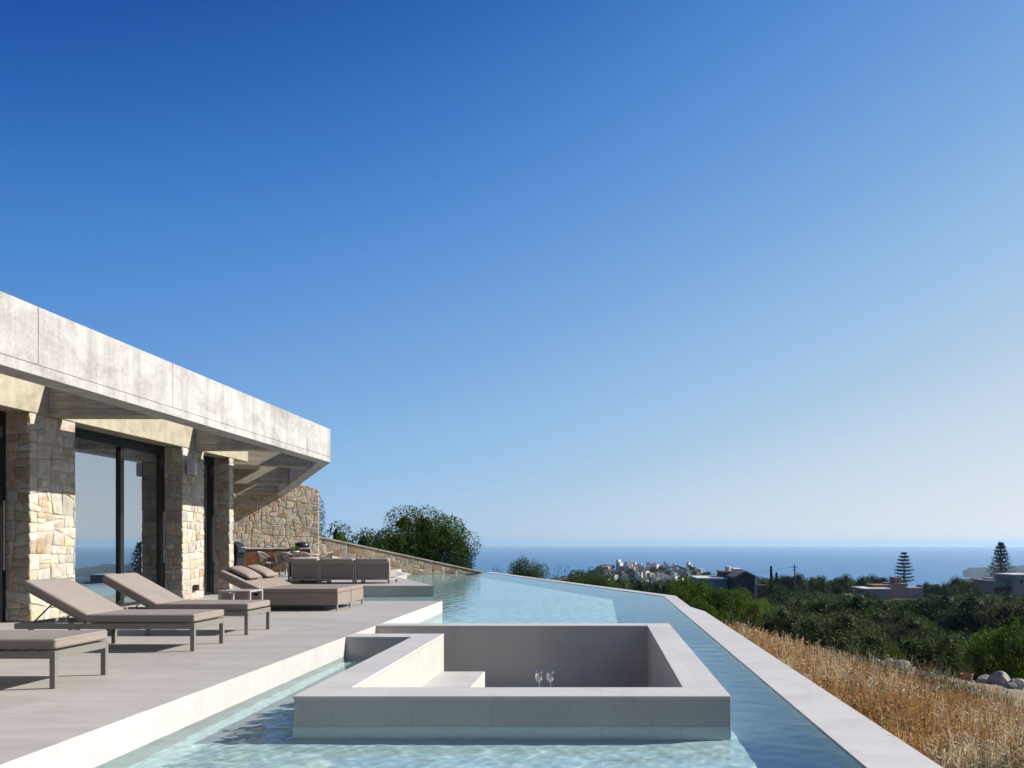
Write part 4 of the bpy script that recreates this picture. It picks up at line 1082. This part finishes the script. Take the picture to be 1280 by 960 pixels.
# olive grove in the valley
placed = []
def grove():
    k = 0; tries = 0
    while k < 300 and tries < 20000:
        tries += 1
        Y = 36 + 200 * rng.random() ** 1.3; px = rng.uniform(850, 1480)
        X = (px - CX) * Y / F
        s = 0.857 * X + 0.514 * Y
        if s < 29: continue
        if px < 940 and Y < 42: continue
        if any((X - a) ** 2 + (Y - b) ** 2 < (c * 1.5) ** 2 for a, b, c in placed): continue
        # leave clearings for the houses
        if any((X - a) ** 2 + (Y - b) ** 2 < c * c for a, b, c in CLEAR): continue
        # front of houses free of too tall trees
        w_ = rng.uniform(3.6, 7.2) * (0.85 if Y < 60 else 1.05); h = w_ * rng.uniform(0.72, 0.95)
        zg = E + terr(X, Y); placed.append((X, Y, w_ / 2))
        ytop = HY - (zg + h - E) * F / Y
        lim = 745 if px < 965 else 743 if px < 1075 else 757 if px < 1130 else 746 if px < 1165 else 742
        if ytop < lim and Y < 215: h = (E - (lim + rng.uniform(0, 10) - HY) * Y / F) - zg
        if h < 1.6: continue
        far_ = Y > 110
        kind = rng.random() if Y > 70 else rng.random() * 0.9
        if Y < 62: w_ *= 0.72; h *= 0.8
        mt = 'olive' if kind < 0.6 else 'dark_green' if kind < 0.9 else 'green'
        lab = {'olive': 'grey green olive tree in the dense grove on the valley slope', 'dark_green': 'dark evergreen tree in the dense grove on the valley slope', 'green': 'brighter green tree in the dense grove on the valley slope'}[mt]
        plant({'olive': 'olive_tree', 'dark_green': 'carob_tree', 'green': 'leafy_tree'}[mt], X, Y, zg + h, w_, mt, OL, lab, 'tree', {'olive': 'olive trees of the valley grove', 'dark_green': 'dark trees of the valley grove', 'green': 'bright trees of the valley grove'}[mt], zg=zg, crown_frac=0.88)
        k += 1
CLEAR = [((905 - CX) * 130 / F, 130, 11), ((930 - CX) * 122 / F, 118, 8), ((1100 - CX) * 200 / F, 200, 14), ((1262 - CX) * 190 / F, 190, 14), ((1060 - CX) * 180 / F, 180, 7), ((1130 - CX) * 232 / F, 232, 6), ((1250 - CX) * 225 / F, 225, 6)]
grove()
# skyline trees
for px, yt, Y, wp, lab in [(1025, 723, 170, 26, 'dark round tree on the skyline left of the small tiled house'), (1046, 727, 172, 18, 'smaller dark tree just right of the round skyline tree'), (1085, 728, 215, 14, 'dark tree behind the pink house, against the sea'),
                           (1072, 731, 210, 14, 'small dark tree left of the pink house against the sea'), (1185, 731, 165, 24, 'dark tree on the skyline right of the araucaria'), (1213, 727, 175, 34, 'broad dark tree on the skyline under the far headland'),
                           (980, 730, 120, 44, 'rounded dark green tree crown below the utility pole'), (955, 727, 140, 20, 'dark tree squeezed between stone house and cypresses'), (1160, 728, 240, 10, 'small umbrella shaped tree right of the araucaria')]:
    plant_px('evergreen_tree', px, yt, Y, wp, 'dark_green', OL, lab, 'tree', 'skyline trees of the valley', crown_frac=0.9)
# cypresses
def cypress(px, yt, Y, wp, lab):
    X = (px - CX) * Y / F; zg = E + terr(X, Y); zt = E - (yt - HY) * Y / F
    root = empty('cypress_tree', (X, Y, zg)); tag(root, lab, 'tree', 'cypresses'); rr = np.random.default_rng(int(px))
    n_ = 1500; u = rr.uniform(0, 1, n_); a = rr.uniform(0, 6.28, n_); r_ = np.sin(np.pi * (0.08 + 0.92 * u) ** 0.8) ** 0.7 * (wp * Y / F / 2) * rr.uniform(0.6, 1.1, n_)
    h = zt - zg; pts = np.stack([r_ * np.cos(a), r_ * np.sin(a), h * (0.1 + 0.9 * u)], 1)
    V, Q = leaf_cloud(pts, 0.19, rr); link('crown', fast_mesh('crown', V, Q, rr.uniform(0.5, 1.3, (n_, 1)) * np.ones((1, 3))), M['pine'], root)
    bm = B(); tube(bm, [(0, 0, -0.2), (0, 0, h * 0.8)], [0.14, 0.04], 6); obj('trunk', bm, M['bark'], root)
cypress(964, 708, 125, 3.4, 'taller of the two slim cypresses near the stone house'); cypress(970.5, 716, 128, 2.8, 'shorter of the two slim cypresses near the stone house')
# araucaria (star pines)
def araucaria(px, yt, Y, wp, lab, seed, zg=None, regular=True):
    X = (px - CX) * Y / F; zg = E + terr(X, Y); zt = E - (yt - HY) * Y / F; h = zt - zg
    root = empty('araucaria_tree', (X, Y, zg)); tag(root, lab, 'tree', 'araucaria trees'); rr = np.random.default_rng(seed)
    bm = B(); tube(bm, [(0, 0, -0.3), (0, 0, h * 0.5), (0, 0, h)], [0.28, 0.16, 0.04], 8)
    RW_ = wp * Y / F / 2; pts = []; nt_ = 9 if regular else 12
    for i in range(nt_):
        f = (i + 0.5) / nt_; z = h * (1 - 0.68 * f) if regular else h * (1 - 0.72 * f)
        r_ = RW_ * min(1.0, 0.16 + 1.15 * f ** 0.8) * (rr.uniform(0.9, 1.05)); nb = 6
        a0 = rr.uniform(0, 6.28)
        for b in range(nb):
            a = a0 + 2 * math.pi * b / nb + rr.normal(0, 0.08); rl = r_ * rr.uniform(0.85, 1.05)
            tip = z + (0.10 if regular else 0.22) * rl
            tube(bm, [(0, 0, z), (math.cos(a) * rl * 0.6, math.sin(a) * rl * 0.6, z - 0.02 * rl), (math.cos(a) * rl, math.sin(a) * rl, tip)], [0.06, 0.04, 0.015], 4)
            m_ = 60 if regular else 60
            t = rr.uniform(0.12, 1.02, m_); sp = 0.30 * rl * t ** 0.7
            off = rr.normal(0, 1, (m_, 3)) * np.stack([sp * 0.45, sp * 0.45, np.full(m_, 0.13 if regular else 0.26)], 1)
            zz = z + np.where(t > 0.6, (t - 0.6) / 0.4 * (tip - z), -0.02 * rl * t / 0.6) + 0.06
            pts.append(np.stack([math.cos(a) * rl * t, math.sin(a) * rl * t, zz], 1) + off)
    pts = np.concatenate(pts); V, Q = leaf_cloud(pts, 0.22, rr)
    link('crown', fast_mesh('crown', V, Q, rr.uniform(0.6, 1.4, (len(pts), 1)) * np.ones((1, 3))), M['pine'], root)
    obj('trunk', bm, M['bark'], root)
araucaria(1130, 690, 232, 25, 'tiered araucaria with level branches standing left of the headland', 5)
araucaria(1251, 678.5, 225, 29, 'fuller araucaria with upswept branches beside the house at the right edge', 8, regular=False)

# ------------------------------------------------------------ houses in the landscape
def hm(name, c): M[name] = simple(name, c, 0.85, 0.15, nscale=1.5, var=0.12); return M[name]
hm('h_white', (0.80, 0.78, 0.74)); hm('h_pink', (0.42, 0.33, 0.29)); hm('h_blue', (0.30, 0.34, 0.40)); hm('h_stone', (0.13, 0.10, 0.09)); hm('h_roof', (0.34, 0.27, 0.22)); hm('h_orange', (0.42, 0.20, 0.10)); hm('h_red', (0.16, 0.04, 0.03)); hm('h_window', (0.03, 0.035, 0.045)); hm('h_tan', (0.45, 0.33, 0.22))
def bldg(px0, px1, yt, yb, Y, depth, mat, root, roof=None, rmat='h_roof', name='wall'):
    X0 = (px0 - CX) * Y / F; X1 = (px1 - CX) * Y / F; zt = E - (yt - HY) * Y / F; zb = E - (yb - HY) * Y / F
    ox, oy, oz = root.location
    bm = B(); box(bm, X0 - ox, X1 - ox, Y - oy, Y - oy + depth, zb - oz - 3, zt - oz)
    o1 = obj(name, bm, M[mat], root)
    if roof == 'flat':
        bm = B(); box(bm, X0 - ox - 0.12, X1 - ox + 0.12, Y - oy - 0.12, Y - oy + depth + 0.12, zt - oz + .002, zt - oz + 0.28); obj('parapet', bm, M[rmat], root)
    if roof == 'gable':
        bm = B(); xm = (X0 + X1) / 2 - ox; hh = (X1 - X0) * 0.24; e_ = 0.35
        def slab(xa, xb, za, zb_):
            v = [(xa, Y - oy - .4, za), (xb, Y - oy - .4, zb_), (xb, Y - oy + depth + .4, zb_), (xa, Y - oy + depth + .4, za)]
            a = [bm.verts.new(q) for q in v]; b = [bm.verts.new((q[0], q[1], q[2] + 0.3)) for q in v]
            bm.faces.new(a[::-1]); bm.faces.new(b)
            for i in range(4): bm.faces.new((a[i], a[(i + 1) % 4], b[(i + 1) % 4], b[i]))
        slab(X0 - ox - e_, xm, zt - oz - e_ * .48, zt - oz + hh); slab(xm + .001, X1 - ox + e_, zt - oz + hh, zt - oz - e_ * .48)
        obj('roof', bm, M[rmat], root)
        bm = B(); v = [(X0 - ox, Y - oy + .02, zt - oz), (X1 - ox, Y - oy + .02, zt - oz), (xm, Y - oy + .02, zt - oz + hh)]
        a = [bm.verts.new(q) for q in v]; b = [bm.verts.new((q[0], q[1] + depth - .04, q[2])) for q in v]; bm.faces.new(a); bm.faces.new(b[::-1])
        obj('gable', bm, M[mat], root)
def win(px, y, w_, h_, Y, root, mat='h_window'):
    p = P(px, y, Y); ox, oy, oz = root.location
    bm = B(); a, b = w_ * Y / F / 2, h_ * Y / F / 2
    box(bm, p.x - ox - a, p.x - ox + a, Y - oy - 0.06, Y - oy + 0.1, p.z - oz - b, p.z - oz + b); obj('window', bm, M[mat], root)
hA = empty('stone_house', P(905, 745, 130)); tag(hA, 'dark stone gabled house with pale blue flat wing among green bushes', 'house')
bldg(872, 909, 724.5, 750, 131, 9, 'h_blue', hA, 'flat', 'h_white'); bldg(919, 945, 722, 750, 126, 8, 'h_stone', hA, 'gable', 'h_roof')
bldg(903, 919, 716, 750, 133, 6, 'h_stone', hA, 'flat', 'h_roof', 'tower'); bldg(919, 928, 713, 722, 136, 5, 'h_tan', hA, 'flat', 'h_white', 'stair_tower'); bldg(944, 946.5, 722, 750, 125.4, 1.2, 'h_white', hA, None, name='corner_pier')
win(926, 735, 3.5, 5, 126, hA); win(936, 735, 3.5, 5, 126, hA); win(911, 727, 3, 5, 133, hA)
p_ = P(911, 712, 134); bm = B(); lathe(bm, [(0, 0), (0.5, 0), (0.5, 0.9), (0, 1.0)], 14, (p_.x - hA.location.x, 134 + 1 - hA.location.y, p_.z - hA.location.z - 0.4)); obj('roof_tank', bm, M['h_white'], hA)
hO = empty('boundary_wall', P(955, 745, 122)); tag(hO, 'short orange rendered wall with end piers beside the stone house', 'wall')
bldg(947, 960, 733, 752, 124, 0.5, 'h_orange', hO, 'flat', 'h_tan'); bldg(958.6, 960.6, 727, 752, 123, .6, 'h_tan', hO, None, name='pier')
hB = empty('pink_house', P(1100, 765, 200)); tag(hB, 'pinkish flat roofed house with dark red windows left of the araucaria', 'house')
bldg(1080, 1114, 737, 768, 200, 10, 'h_pink', hB, 'flat', 'h_white'); bldg(1092, 1115, 732.5, 737, 205, 6, 'h_tan', hB, 'flat', 'h_orange', 'upper_floor')
bldg(1116, 1133, 731, 766, 208, 8, 'h_pink', hB, 'flat', 'h_roof', 'wing'); bldg(1119, 1126, 723, 731, 209, 4, 'h_pink', hB, 'flat', 'h_tan', 'chimney_block'); bldg(1137, 1154, 736, 762, 214, 8, 'h_blue', hB, 'flat', 'h_pink', 'wing')
for x in (1085, 1089.5, 1093.5): win(x, 744.5, 3, 4, 200, hB, 'h_red')
win(1091, 753.5, 6, 3, 200, hB, 'h_red')
hC = empty('tiled_house', P(1060, 755, 180)); tag(hC, 'small low house with orange tiled roof in front of the skyline trees', 'house')
bldg(1049, 1066, 745, 756, 180, 6, 'h_white', hC, None); bldg(1054, 1071, 743.5, 745, 181, 5, 'h_orange', hC, None, name='roof'); win(1058, 748.5, 3, 2.5, 180, hC)
hD = empty('terrace_house', P(1262, 760, 190)); tag(hD, 'pink flat roofed house beside the fuller araucaria at the right edge', 'house')
bldg(1235, 1264, 727, 762, 192, 8, 'h_pink', hD, 'flat', 'h_roof'); bldg(1266, 1300, 719.5, 765, 190, 9, 'h_pink', hD, 'flat', 'h_white', 'main_block'); bldg(1238, 1245, 722.5, 727, 195, 4, 'h_white', hD, None, name='roof_hut'); bldg(1246, 1263, 734, 741, 191.3, .6, 'h_red', hD, None, name='pergola')
win(1277, 727, 2.5, 5, 190, hD); win(1250, 744, 9, 5, 192, hD, 'h_blue'); win(1268.8, 723.5, 2, 4, 190, hD, 'h_tan')
# field walls among the grove
for px, y, Y, L_, lab in [(1240, 768, 110, 5.0, 'short reddish terrace wall catching the sun in the grove'), (1092, 789, 70, 1.6, 'small pale stone terrace wall deep in the grove'), (1165, 763, 120, 5.5, 'pale dry stone terrace wall in the middle of the grove'), (1246, 790, 75, 1.8, 'pale terrace wall low in the grove at right'), (1010, 747, 130, 3, 'pale low wall at the top of the grove')]:
    p = P(px, y, Y); bm = B(); box(bm, -L_ / 2, L_ / 2, 0, 0.4, -1.0, 0)
    o_ = obj('terrace_wall', bm, M['h_tan']); o_.location = (p.x, Y, p.z + 0.3); tag(o_, lab, 'wall', 'terrace walls in the grove')
# utility pole
up = P(993.4, 706, 122); zg = E + terr(up.x, 122)
po = empty('utility_pole', (up.x, 122, zg)); tag(po, 'thin dark utility pole with crossarm standing against the sea', 'utility pole')
bm = B(); tube(bm, [(0, 0, -0.3), (0, 0, up.z - zg)], [0.13, 0.09], 8); obj('pole', bm, M['bark'], po)
bm = B(); tube(bm, [(-0.55, 0, up.z - zg - 0.35), (0.55, 0, up.z - zg - 0.35)], 0.05, 6); tube(bm, [(-0.35, 0, up.z - zg - 0.8), (0.35, 0, up.z - zg - 0.8)], 0.04, 6); obj('crossarm', bm, M['bark'], po)
bm = B(); tube(bm, [(-0.5 - 14 * t, 6 * t, up.z - zg - 0.35 - 3.2 * t + 2.0 * t * t) for t in [i / 12 for i in range(13)]], 0.012, 4); obj('cable', bm, M['black'], po)

# town on the hill
tw_rng = random.Random(11)
def make_town_house(k):
    r_ = tw_rng; w_ = r_.uniform(4.5, 8.5); d_ = r_.uniform(5, 9); h_ = r_.uniform(2.8, 5.6)
    root = empty('town_house')
    mat = r_.choice(['h_white', 'h_white', 'h_white', 'h_pink', 'h_tan'])
    bm = B(); box(bm, -w_ / 2, w_ / 2, -d_ / 2, d_ / 2, -6, h_)
    if r_.random() < 0.5: box(bm, -w_ / 2, 0, -d_ / 2 + 1, d_ / 2, h_ + .01, h_ + 2.6)
    obj('wall', bm, M[mat], root)
    bm = B()
    for fl in range(int(h_ // 3)):
        for x in np.arange(-w_ / 2 + 1.2, w_ / 2 - 0.8, 2.2): box(bm, x, x + 1.0, -d_ / 2 - 0.04, -d_ / 2 + 0.05, fl * 3 + 1.0, fl * 3 + 2.3)
        for y in np.arange(-d_ / 2 + 1.2, d_ / 2 - 0.8, 2.6): box(bm, w_ / 2 - .05, w_ / 2 + 0.04, y, y + 1, fl * 3 + 1.0, fl * 3 + 2.3)
    o_ = obj('windows', bm, M['h_window'], root)
    bm = B(); box(bm, -w_ / 2 - .2, w_ / 2 + .2, -d_ / 2 - .2, d_ / 2 + .2, h_ - 0.25, h_ + .005); obj('roof', bm, M[r_.choice(['h_white', 'h_orange', 'h_tan'])], root)
    return root
protos = []
for i in range(92):
    px = tw_rng.gauss(816, 46) if i < 88 else tw_rng.uniform(745, 880)
    if px < 742 or px > 895: px = tw_rng.uniform(752, 885)
    Y = tw_rng.uniform(540, 830); X = (px - CX) * Y / F
    if len(protos) < 8: c = make_town_house(i); protos.append(c)
    else: c = copy_tree(tw_rng.choice(protos))
    c.location = (X, Y, E + terr(X, Y) + tw_rng.uniform(0, 2.0)); c.rotation_euler = (0, 0, tw_rng.uniform(-0.6, 0.6))
    tag(c, 'small pale house in the crowded town on the distant hill', 'house', 'houses of the town on the hill')
for i in range(90):
    Y = tw_rng.uniform(330, 860); px = tw_rng.uniform(742, 885); X = (px - CX) * Y / F
    plant('town_tree', X, Y, E + terr(X, Y) + tw_rng.uniform(4, 7), tw_rng.uniform(5, 11), 'dark_green', OL, 'dark tree among the pale houses of the distant town', 'tree', 'trees of the town on the hill', crown_frac=0.95, trunk=True)
# far wood beyond the grove: reads as one mass
pts = []; rr = np.random.default_rng(5)
for i in range(620):
    px = rr.uniform(700, 1500); Y = 240 + 900 * rr.random() ** 1.3
    X = (px - CX) * Y / F
    if 745 < px < 885 and 520 < Y < 830: continue
    zg = E + terr(X, Y); r_ = rr.uniform(2.2, 4.5)
    n_ = 130; d = rr.normal(size=(n_, 3)); d /= np.linalg.norm(d, axis=1)[:, None]
    pts.append(np.array([X, Y, zg + r_ * 0.6]) + d * r_ * np.array([1, 1, 0.7]) * rr.uniform(0.7, 1, (n_, 1)))
pts = np.concatenate(pts); V, Q = leaf_cloud(pts, 0.8, rr)
fw = link('far_wood', fast_mesh('far_wood', V, Q, rr.uniform(0.5, 1.4, (len(pts), 1)) * np.ones((1, 3))), M['dark_green']); tag(fw, kind='stuff')

# labels that point to single trees of the grove: the ones nearest to something one can find
LM = [('the terracotta pot', 1208, 838), ('the araucaria with level branches', 1130, 735), ('the pink house', 1098, 752), ('the dark stone gabled house', 925, 745), ('the utility pole', 993, 735),
      ('the largest grey boulder', 1124, 826), ('the rounded light green shrub', 1105, 815), ('the house at the right edge', 1262, 742), ('the small tiled house', 1060, 750), ('the right end of the citrus row', 920, 765), ('the taller cypress', 964, 735)]
for gname, kind in (('olive trees of the valley grove', 'grey green olive tree'), ('dark trees of the valley grove', 'dark evergreen tree'), ('bright trees of the valley grove', 'brighter green tree')):
    T_ = [o_ for o_ in bpy.data.objects if o_.get('group') == gname]; cen = {}
    for o_ in T_:
        cr = [c for c in o_.children if c.name.startswith('crown')][0]; z_ = o_.location.z + cr.location.z; Y_ = o_.location.y
        cen[o_.name] = (CX + o_.location.x * F / Y_, HY - (z_ - E) * F / Y_)
    best = {}
    for nm, lx, ly in LM:
        for r_, o_ in enumerate(sorted([o_ for o_ in T_ if cen[o_.name][0] < 1275], key=lambda o_: (cen[o_.name][0] - lx) ** 2 + (cen[o_.name][1] - ly) ** 2)[:4]):
            if o_.name not in best or best[o_.name][0] > r_: best[o_.name] = (r_, nm)
    for o_ in T_:
        if o_.name in best:
            r_, nm = best[o_.name]; o_['label'] = kind + (' closest to ', ' of the valley grove second closest to ', ' of the valley grove third closest to ', ' of the valley grove fourth closest to ')[r_].replace(' of the valley grove', '') + nm

# ------------------------------------------------------------ boulders, pot on the track
def rock(name, c, r_, sc_, seed, label, group='boulders along the track', cat='boulder'):
    bm = B(); bmesh.ops.create_icosphere(bm, subdivisions=5, radius=1)
    rk = random.Random(seed * 7 + 1); planes = []
    for _ in range(16):
        d = Vector((rk.gauss(0, 1), rk.gauss(0, 1), rk.gauss(0, 0.8))).normalized(); planes.append((d, rk.uniform(0.62, 0.92)))
    for v in bm.verts:
        d = v.co.normalized(); k = 1.0
        for pn, pd_ in planes:
            c_ = d.dot(pn)
            if c_ > 0.05: k = min(k, pd_ / c_)
        k *= 1 + 0.05 * mnoise.noise(d * 2.6 + Vector((0, seed, 0))) + 0.035 * mnoise.noise(d * 7 + Vector((seed, 0, 0))) + 0.02 * mnoise.noise(d * 17)
        v.co = Vector((d.x * sc_[0], d.y * sc_[1], d.z * sc_[2])) * r_ * k * 1.15
    o_ = obj(name, bm, M['rock'], None, True); o_.location = c; o_.rotation_euler = (0, 0, seed); tag(o_, label, cat, group); return o_
def tz(px, Y): X = (px - CX) * Y / F; return X, Y, E + terr(X, Y)
rocks = [(1092, 28.9, 0.34, (1.3, 1, .8), 'pale boulder at the left end of the row behind the dry grass'), (1112, 28.6, 0.42, (1.4, 1, .9), 'grey pointed boulder, third from the left of the row'), (1124, 28.4, 0.50, (1.2, 1, .95), 'largest grey boulder in the row left of the young olive'),
         (1102, 28.3, 0.26, (1.5, 1, .7), 'flat little boulder between two bigger ones near the round shrub'), (1140, 28.2, 0.36, (1.5, 1, .7), 'pale long boulder right of the largest grey one'), (1152, 28.0, 0.28, (1.5, 1, .6), 'low tan boulder left of the young olive trunk'),
         (1163, 27.6, 0.26, (1.5, 1, .7), 'tan stone at the foot of the young olive'), (1181, 27.2, 0.24, (1.4, 1, .7), 'small brown stone right of the young olive trunk'), (1192, 26.9, 0.24, (1.5, 1, .6), 'small tan stone left of the terracotta pot'),
         (1216, 26.0, 0.12, (1.1, 1, 1), 'small white stone touching the terracotta pot'), (1231, 25.6, 0.50, (1.3, 1, .9), 'grey boulder to the right of the terracotta pot'), (1252, 25.0, 0.62, (1.2, 1, 1.0), 'big rounded grey boulder near the right picture edge'),
         (1272, 24.6, 0.50, (1.4, 1, .9), 'grey boulder cut by the right picture edge'), (1264, 24.2, 0.26, (1.4, 1, .7), 'small stone in front of the big rounded boulder')]
for i, (px, Y, r_, sc_, lab) in enumerate(rocks):
    r_ *= 0.62 if px < 1225 else 0.52; x, y, z = tz(px, Y); rock('boulder', (x, y, z + r_ * sc_[2] * 0.55), r_, sc_, i + 1, lab)
x, y, z = tz(1208, 26.8)
tpot = empty('plant_pot', (x, y, z)); tag(tpot, 'round terracotta plant pot standing at the edge of the gravel track', 'plant pot')
bm = B(); lathe(bm, [(0, 0), (0.14, 0), (0.19, 0.22), (0.20, 0.32), (0.17, 0.32), (0.16, 0.28), (0, 0.27)], 24); obj('body', bm, M['pot'], tpot, True)
bm = B(); lathe(bm, [(0.2, 0.322), (0.225, 0.33), (0.225, 0.38), (0.2, 0.385), (0.17, 0.37), (0.17, 0.322)], 24); obj('rim', bm, M['pot'], tpot, True)

# ------------------------------------------------------------ dry grass and thistles (nobody could count them)
def dry_field():
    rr = np.random.default_rng(21); V = []; C = []
    straw = np.array([0.50, 0.34, 0.15]); pale = np.array([0.62, 0.50, 0.34]); rust = np.array([0.45, 0.26, 0.10]); grey = np.array([0.16, 0.17, 0.10]); brown = np.array([0.24, 0.14, 0.07])
    n_pl = 7800; VV = []; CC = []
    for i in range(n_pl):
        Y = 2.6 + 24 * rr.random() ** 1.3; X = 2.13 + (0.35 + Y * 0.42) * rr.random() ** 0.9
        if X > 11: continue
        s = 0.857 * X + 0.514 * Y
        if s > (17.0 if X / Y > 0.30 else 24.0) + 1.5 * rr.random(): continue
        nz = mnoise.noise(Vector((X * 0.55, Y * 0.4, 3))); nz2 = mnoise.noise(Vector((X * 1.4, Y * 1.1, 9)))
        zg = E + terr(X, Y)
        if mnoise.noise(Vector((X * 0.9, Y * 0.7, 21))) > 0.30 and X > 2.8 and rr.random() < 0.75: continue
        if nz > 0.0: base, h = rust, rr.uniform(0.22, 0.50)
        elif nz < -0.34: base, h = grey, rr.uniform(0.25, 0.5)
        else: base, h = (straw if nz2 > 0.1 else pale), rr.uniform(0.22, 0.52)
        if math.hypot(X - 5.5, Y - 13.2) < 1.3 and rr.random() < 0.6: base, h = grey, rr.uniform(0.45, 0.75)
        if rr.random() < 0.16: base = brown
        if rr.random() < 0.12: base = pale
        if rr.random() < 0.035: base, h = grey * np.array([0.8, 1.15, 0.7]), rr.uniform(0.2, 0.4)
        if X < 2.45: h *= 0.75
        ns = int(rr.integers(9, 17)); an = rr.uniform(0, 6.283, ns); le = np.abs(rr.normal(0, 0.75, ns)); hh = h * rr.uniform(0.55, 1.12, ns)
        bx = X + rr.normal(0, 0.06, ns); by = Y + rr.normal(0, 0.06, ns)
        dx = np.cos(an) * np.sin(le) * hh; dy = np.sin(an) * np.sin(le) * hh; dz = np.cos(le) * hh
        p0 = np.stack([bx, by, np.full(ns, zg - 0.02)], 1); p1 = p0 + np.stack([dx, dy, dz], 1)
        tw_ = rr.uniform(0, 6.283, ns); wd = (0.0022 + 0.0004 * Y)
        sv = np.stack([np.cos(tw_), np.sin(tw_), np.zeros(ns)], 1) * wd
        quad = np.stack([p0 - sv, p0 + sv, p1 + sv * 0.4, p1 - sv * 0.4], 1)
        VV.append(quad); CC.append(base * rr.uniform(0.6, 1.25, (ns, 1)))
        # twigs, seed heads and withered leaves along the stems
        m_ = 7; t = rr.uniform(0.3, 1.0, (ns, m_, 1)); pc = p0[:, None] + (p1 - p0)[:, None] * t
        pc = pc.reshape(-1, 3); d = rr.normal(size=pc.shape); d[:, 2] = np.abs(d[:, 2]) * 0.7; d /= np.linalg.norm(d, axis=1)[:, None]
        ln = rr.uniform(0.02, 0.065, (len(pc), 1)); e_ = np.cross(d, rr.normal(size=pc.shape)); e_ /= np.linalg.norm(e_, axis=1)[:, None] + 1e-9
        wq = rr.uniform(0.0012, 0.0055, (len(pc), 1)) * (1 + 0.05 * Y)
        q = np.stack([pc, pc + d * ln * 0.6 - e_ * wq, pc + d * ln, pc + d * ln * 0.6 + e_ * wq], 1)
        VV.append(q); CC.append(base * rr.uniform(0.55, 1.45, (len(pc), 1)))
    VV = np.concatenate(VV); CC = np.concatenate(CC)
    V = VV.reshape(-1, 3); Q = np.arange(len(V)).reshape(-1, 4)
    print('dry field faces', len(Q))
    return fast_mesh('dry_grass', V, Q, CC)
dg = link('dry_grass', dry_field(), M['dry']); tag(dg, kind='stuff')

for o_ in bpy.data.objects:
    if o_.name.split('.')[0] in ('pool_floor', 'infinity_edge', 'terrace', 'terrace_edge', 'wall') and o_.type == 'MESH' and (o_.parent is None or o_.parent is tub): o_.cycles.is_caustics_receiver = True
